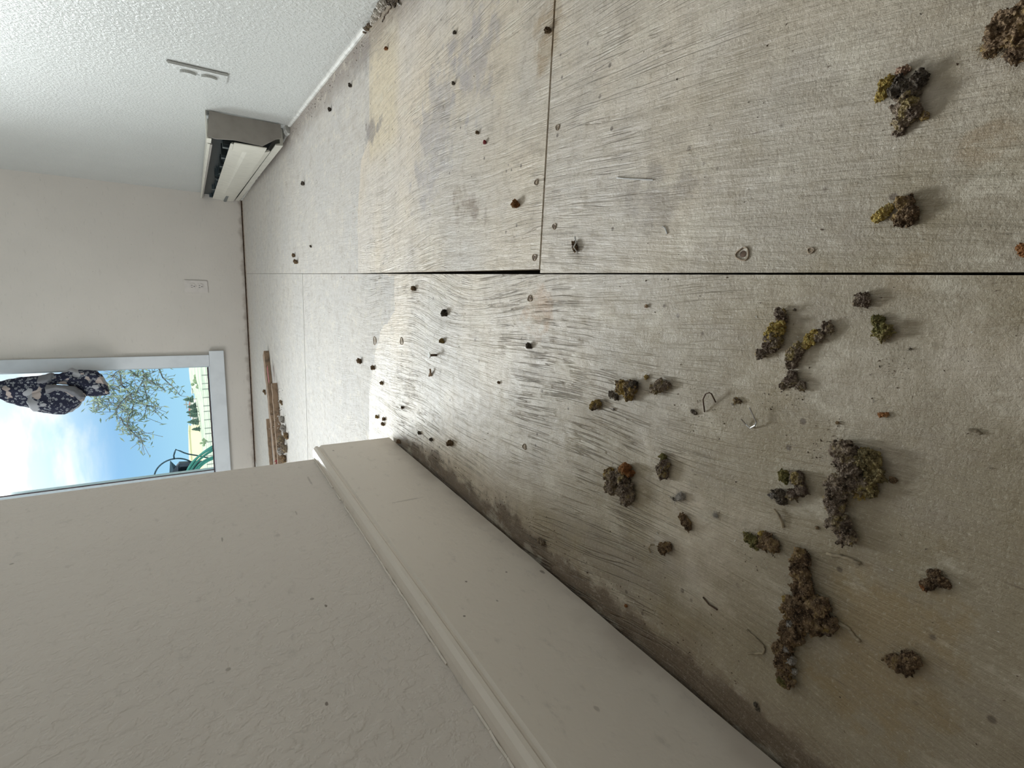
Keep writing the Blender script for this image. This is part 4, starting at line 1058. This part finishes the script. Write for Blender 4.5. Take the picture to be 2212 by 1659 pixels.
for bi, br in enumerate(brs):
    pts = []
    for a, b_ in zip(br, br[1:]):
        for k in range(4): pts.append(ext(*ZZ(a[0] + (b_[0] - a[0]) * k / 4, a[1] + (b_[1] - a[1]) * k / 4), TD + rnd.uniform(-.12, .12) + .1 * math.sin(bi)))
    pts.append(ext(*ZZ(*br[-1]), TD))
    full = ([hub, hub.lerp(pts[0], .5) + Vector((0, 0, .15))] + pts) if br[0][1] <= 260 else pts
    tube(bt, full, .009 if br[0][1] <= 260 else .006, 5, .003)
    for p in pts:
        for _ in range(5 if bi != 2 else 3):
            c = p + Vector((rnd.gauss(0, .060), rnd.gauss(0, .05), rnd.gauss(0, .060)))
            d = Vector((rnd.uniform(-1, 1), rnd.uniform(-.6, .6), rnd.uniform(-1.3, .6))).normalized(); L = rnd.uniform(.018, .044)
            s = d.cross(Vector((rnd.uniform(-.4, .4), 1, rnd.uniform(-.4, .4)))).normalized() * L * .2; u = d.cross(s).normalized() * L * .05
            q = [lf.verts.new(v) for v in (c - d * L, c + s - d * .2 * L, c + d * L, c - s - d * .2 * L, c + u)]
            for i in range(4): lf.faces.new([q[i], q[(i + 1) % 4], q[4]])
            if rnd.random() < .4: tube(bt, [p, c], .0025, 3)
tube(bt, [hub, (1.9, TD + .4, 1.6), (2.6, TD + .6, -.6)], .06, 8, .14)
obj('branches', bt, M['bark'], tree)
o = obj('leaves', lf, M['leaf'], tree); o['kind'] = 'stuff'
# hose stand with a star in a ring, garden hose and tub
SD = 4.7
S1 = lambda x, y: (320 + x / 11.06, 900 + y / 11.06)
hsn = empty('hose_stand', ext(400, 1015, SD)); tag(hsn, 'iron garden hose stand with a star inside a ring, seen low in the window', 'hose stand')
cc = ext(*S1(680, 1420), SD); rR = (ext(*S1(680, 1000), SD) - cc).length
bm = bmesh.new(); tube(bm, [(cc.x + math.cos(a) * rR, SD, cc.z + math.sin(a) * rR) for a in [2 * PI * i / 48 for i in range(49)]], .006, 6); obj('ring', bm, M['iron'], hsn, True)
bm = bmesh.new()
for i in range(5):
    a0 = math.radians(90 + 72 * i - 4); a1 = a0 + math.radians(36); a2 = a0 - math.radians(36)
    T = bm.verts.new((cc.x + math.cos(a0) * rR * .96, SD, cc.z + math.sin(a0) * rR * .96)); I1 = bm.verts.new((cc.x + math.cos(a1) * rR * .40, SD, cc.z + math.sin(a1) * rR * .40)); I2 = bm.verts.new((cc.x + math.cos(a2) * rR * .40, SD, cc.z + math.sin(a2) * rR * .40))
    Fv = bm.verts.new((cc.x, SD - .03, cc.z)); Bv = bm.verts.new((cc.x, SD + .03, cc.z))
    for q in ((T, I1, Fv), (T, Fv, I2), (T, Bv, I1), (T, I2, Bv)): bm.faces.new(q)
obj('star', bm, M['iron'], hsn)
bm = bmesh.new()
tube(bm, [ext(*S1(*p), SD) for p in ((620, 1000), (612, 930), (635, 850), (660, 785), (760, 820), (860, 865), (960, 895), (1080, 915), (1180, 930), (1300, 960), (1500, 1000))], .006, 6)
obj('scroll_arm', bm, M['iron'], hsn, True)
bm = bmesh.new()
tube(bm, [(cc.x, SD, cc.z - rR), (cc.x, SD, -.56)], .008, 6); tube(bm, [ext(*S1(1500, 1000), SD), ext(*S1(1900, 1060), SD)], .006, 6)
obj('post', bm, M['iron'], hsn)
hr = empty('garden_hose', ext(430, 1010, SD)); tag(hr, 'green garden hose looped over the iron stand', 'hose')
for k, (p0, p1, p2, p3) in enumerate((((905, 1500), (960, 1180), (1150, 930), (1560, 700)), ((950, 1500), (1010, 1200), (1200, 990), (1600, 770)), ((1040, 1500), (1110, 1200), (1250, 1060), (1600, 950)), ((1090, 1500), (1150, 1240), (1300, 1080), (1600, 990)), ((880, 1500), (930, 1190), (1110, 950), (1560, 740)))):
    bm = bmesh.new(); pts = []
    for i in range(15):
        q = i / 14; x = (1 - q) ** 3 * p0[0] + 3 * (1 - q) ** 2 * q * p1[0] + 3 * (1 - q) * q * q * p2[0] + q ** 3 * p3[0]; y = (1 - q) ** 3 * p0[1] + 3 * (1 - q) ** 2 * q * p1[1] + 3 * (1 - q) * q * q * p2[1] + q ** 3 * p3[1]
        pts.append(ext(*S1(x, y), SD - .05 - .012 * k))
    tube(bm, pts, .009, 8); obj('hose_loop', bm, M['hose'], hr, True)
bm = bmesh.new()
pts = [S1(*p) for p in ((560, 1330), (740, 1110), (1290, 1085), (1180, 1270), (1100, 1500), (700, 1500), (720, 1260), (780, 1190), (1000, 1175), (960, 1260), (760, 1330), (740, 1400), (560, 1440))]
A = [ext(x, y, SD - .02) for x, y in pts]
prism(bm, [(p.x, p.z) for p in A], 'y', SD - .030, SD + .02)
obj('hanger_bracket', bm, M['pot'], hsn)
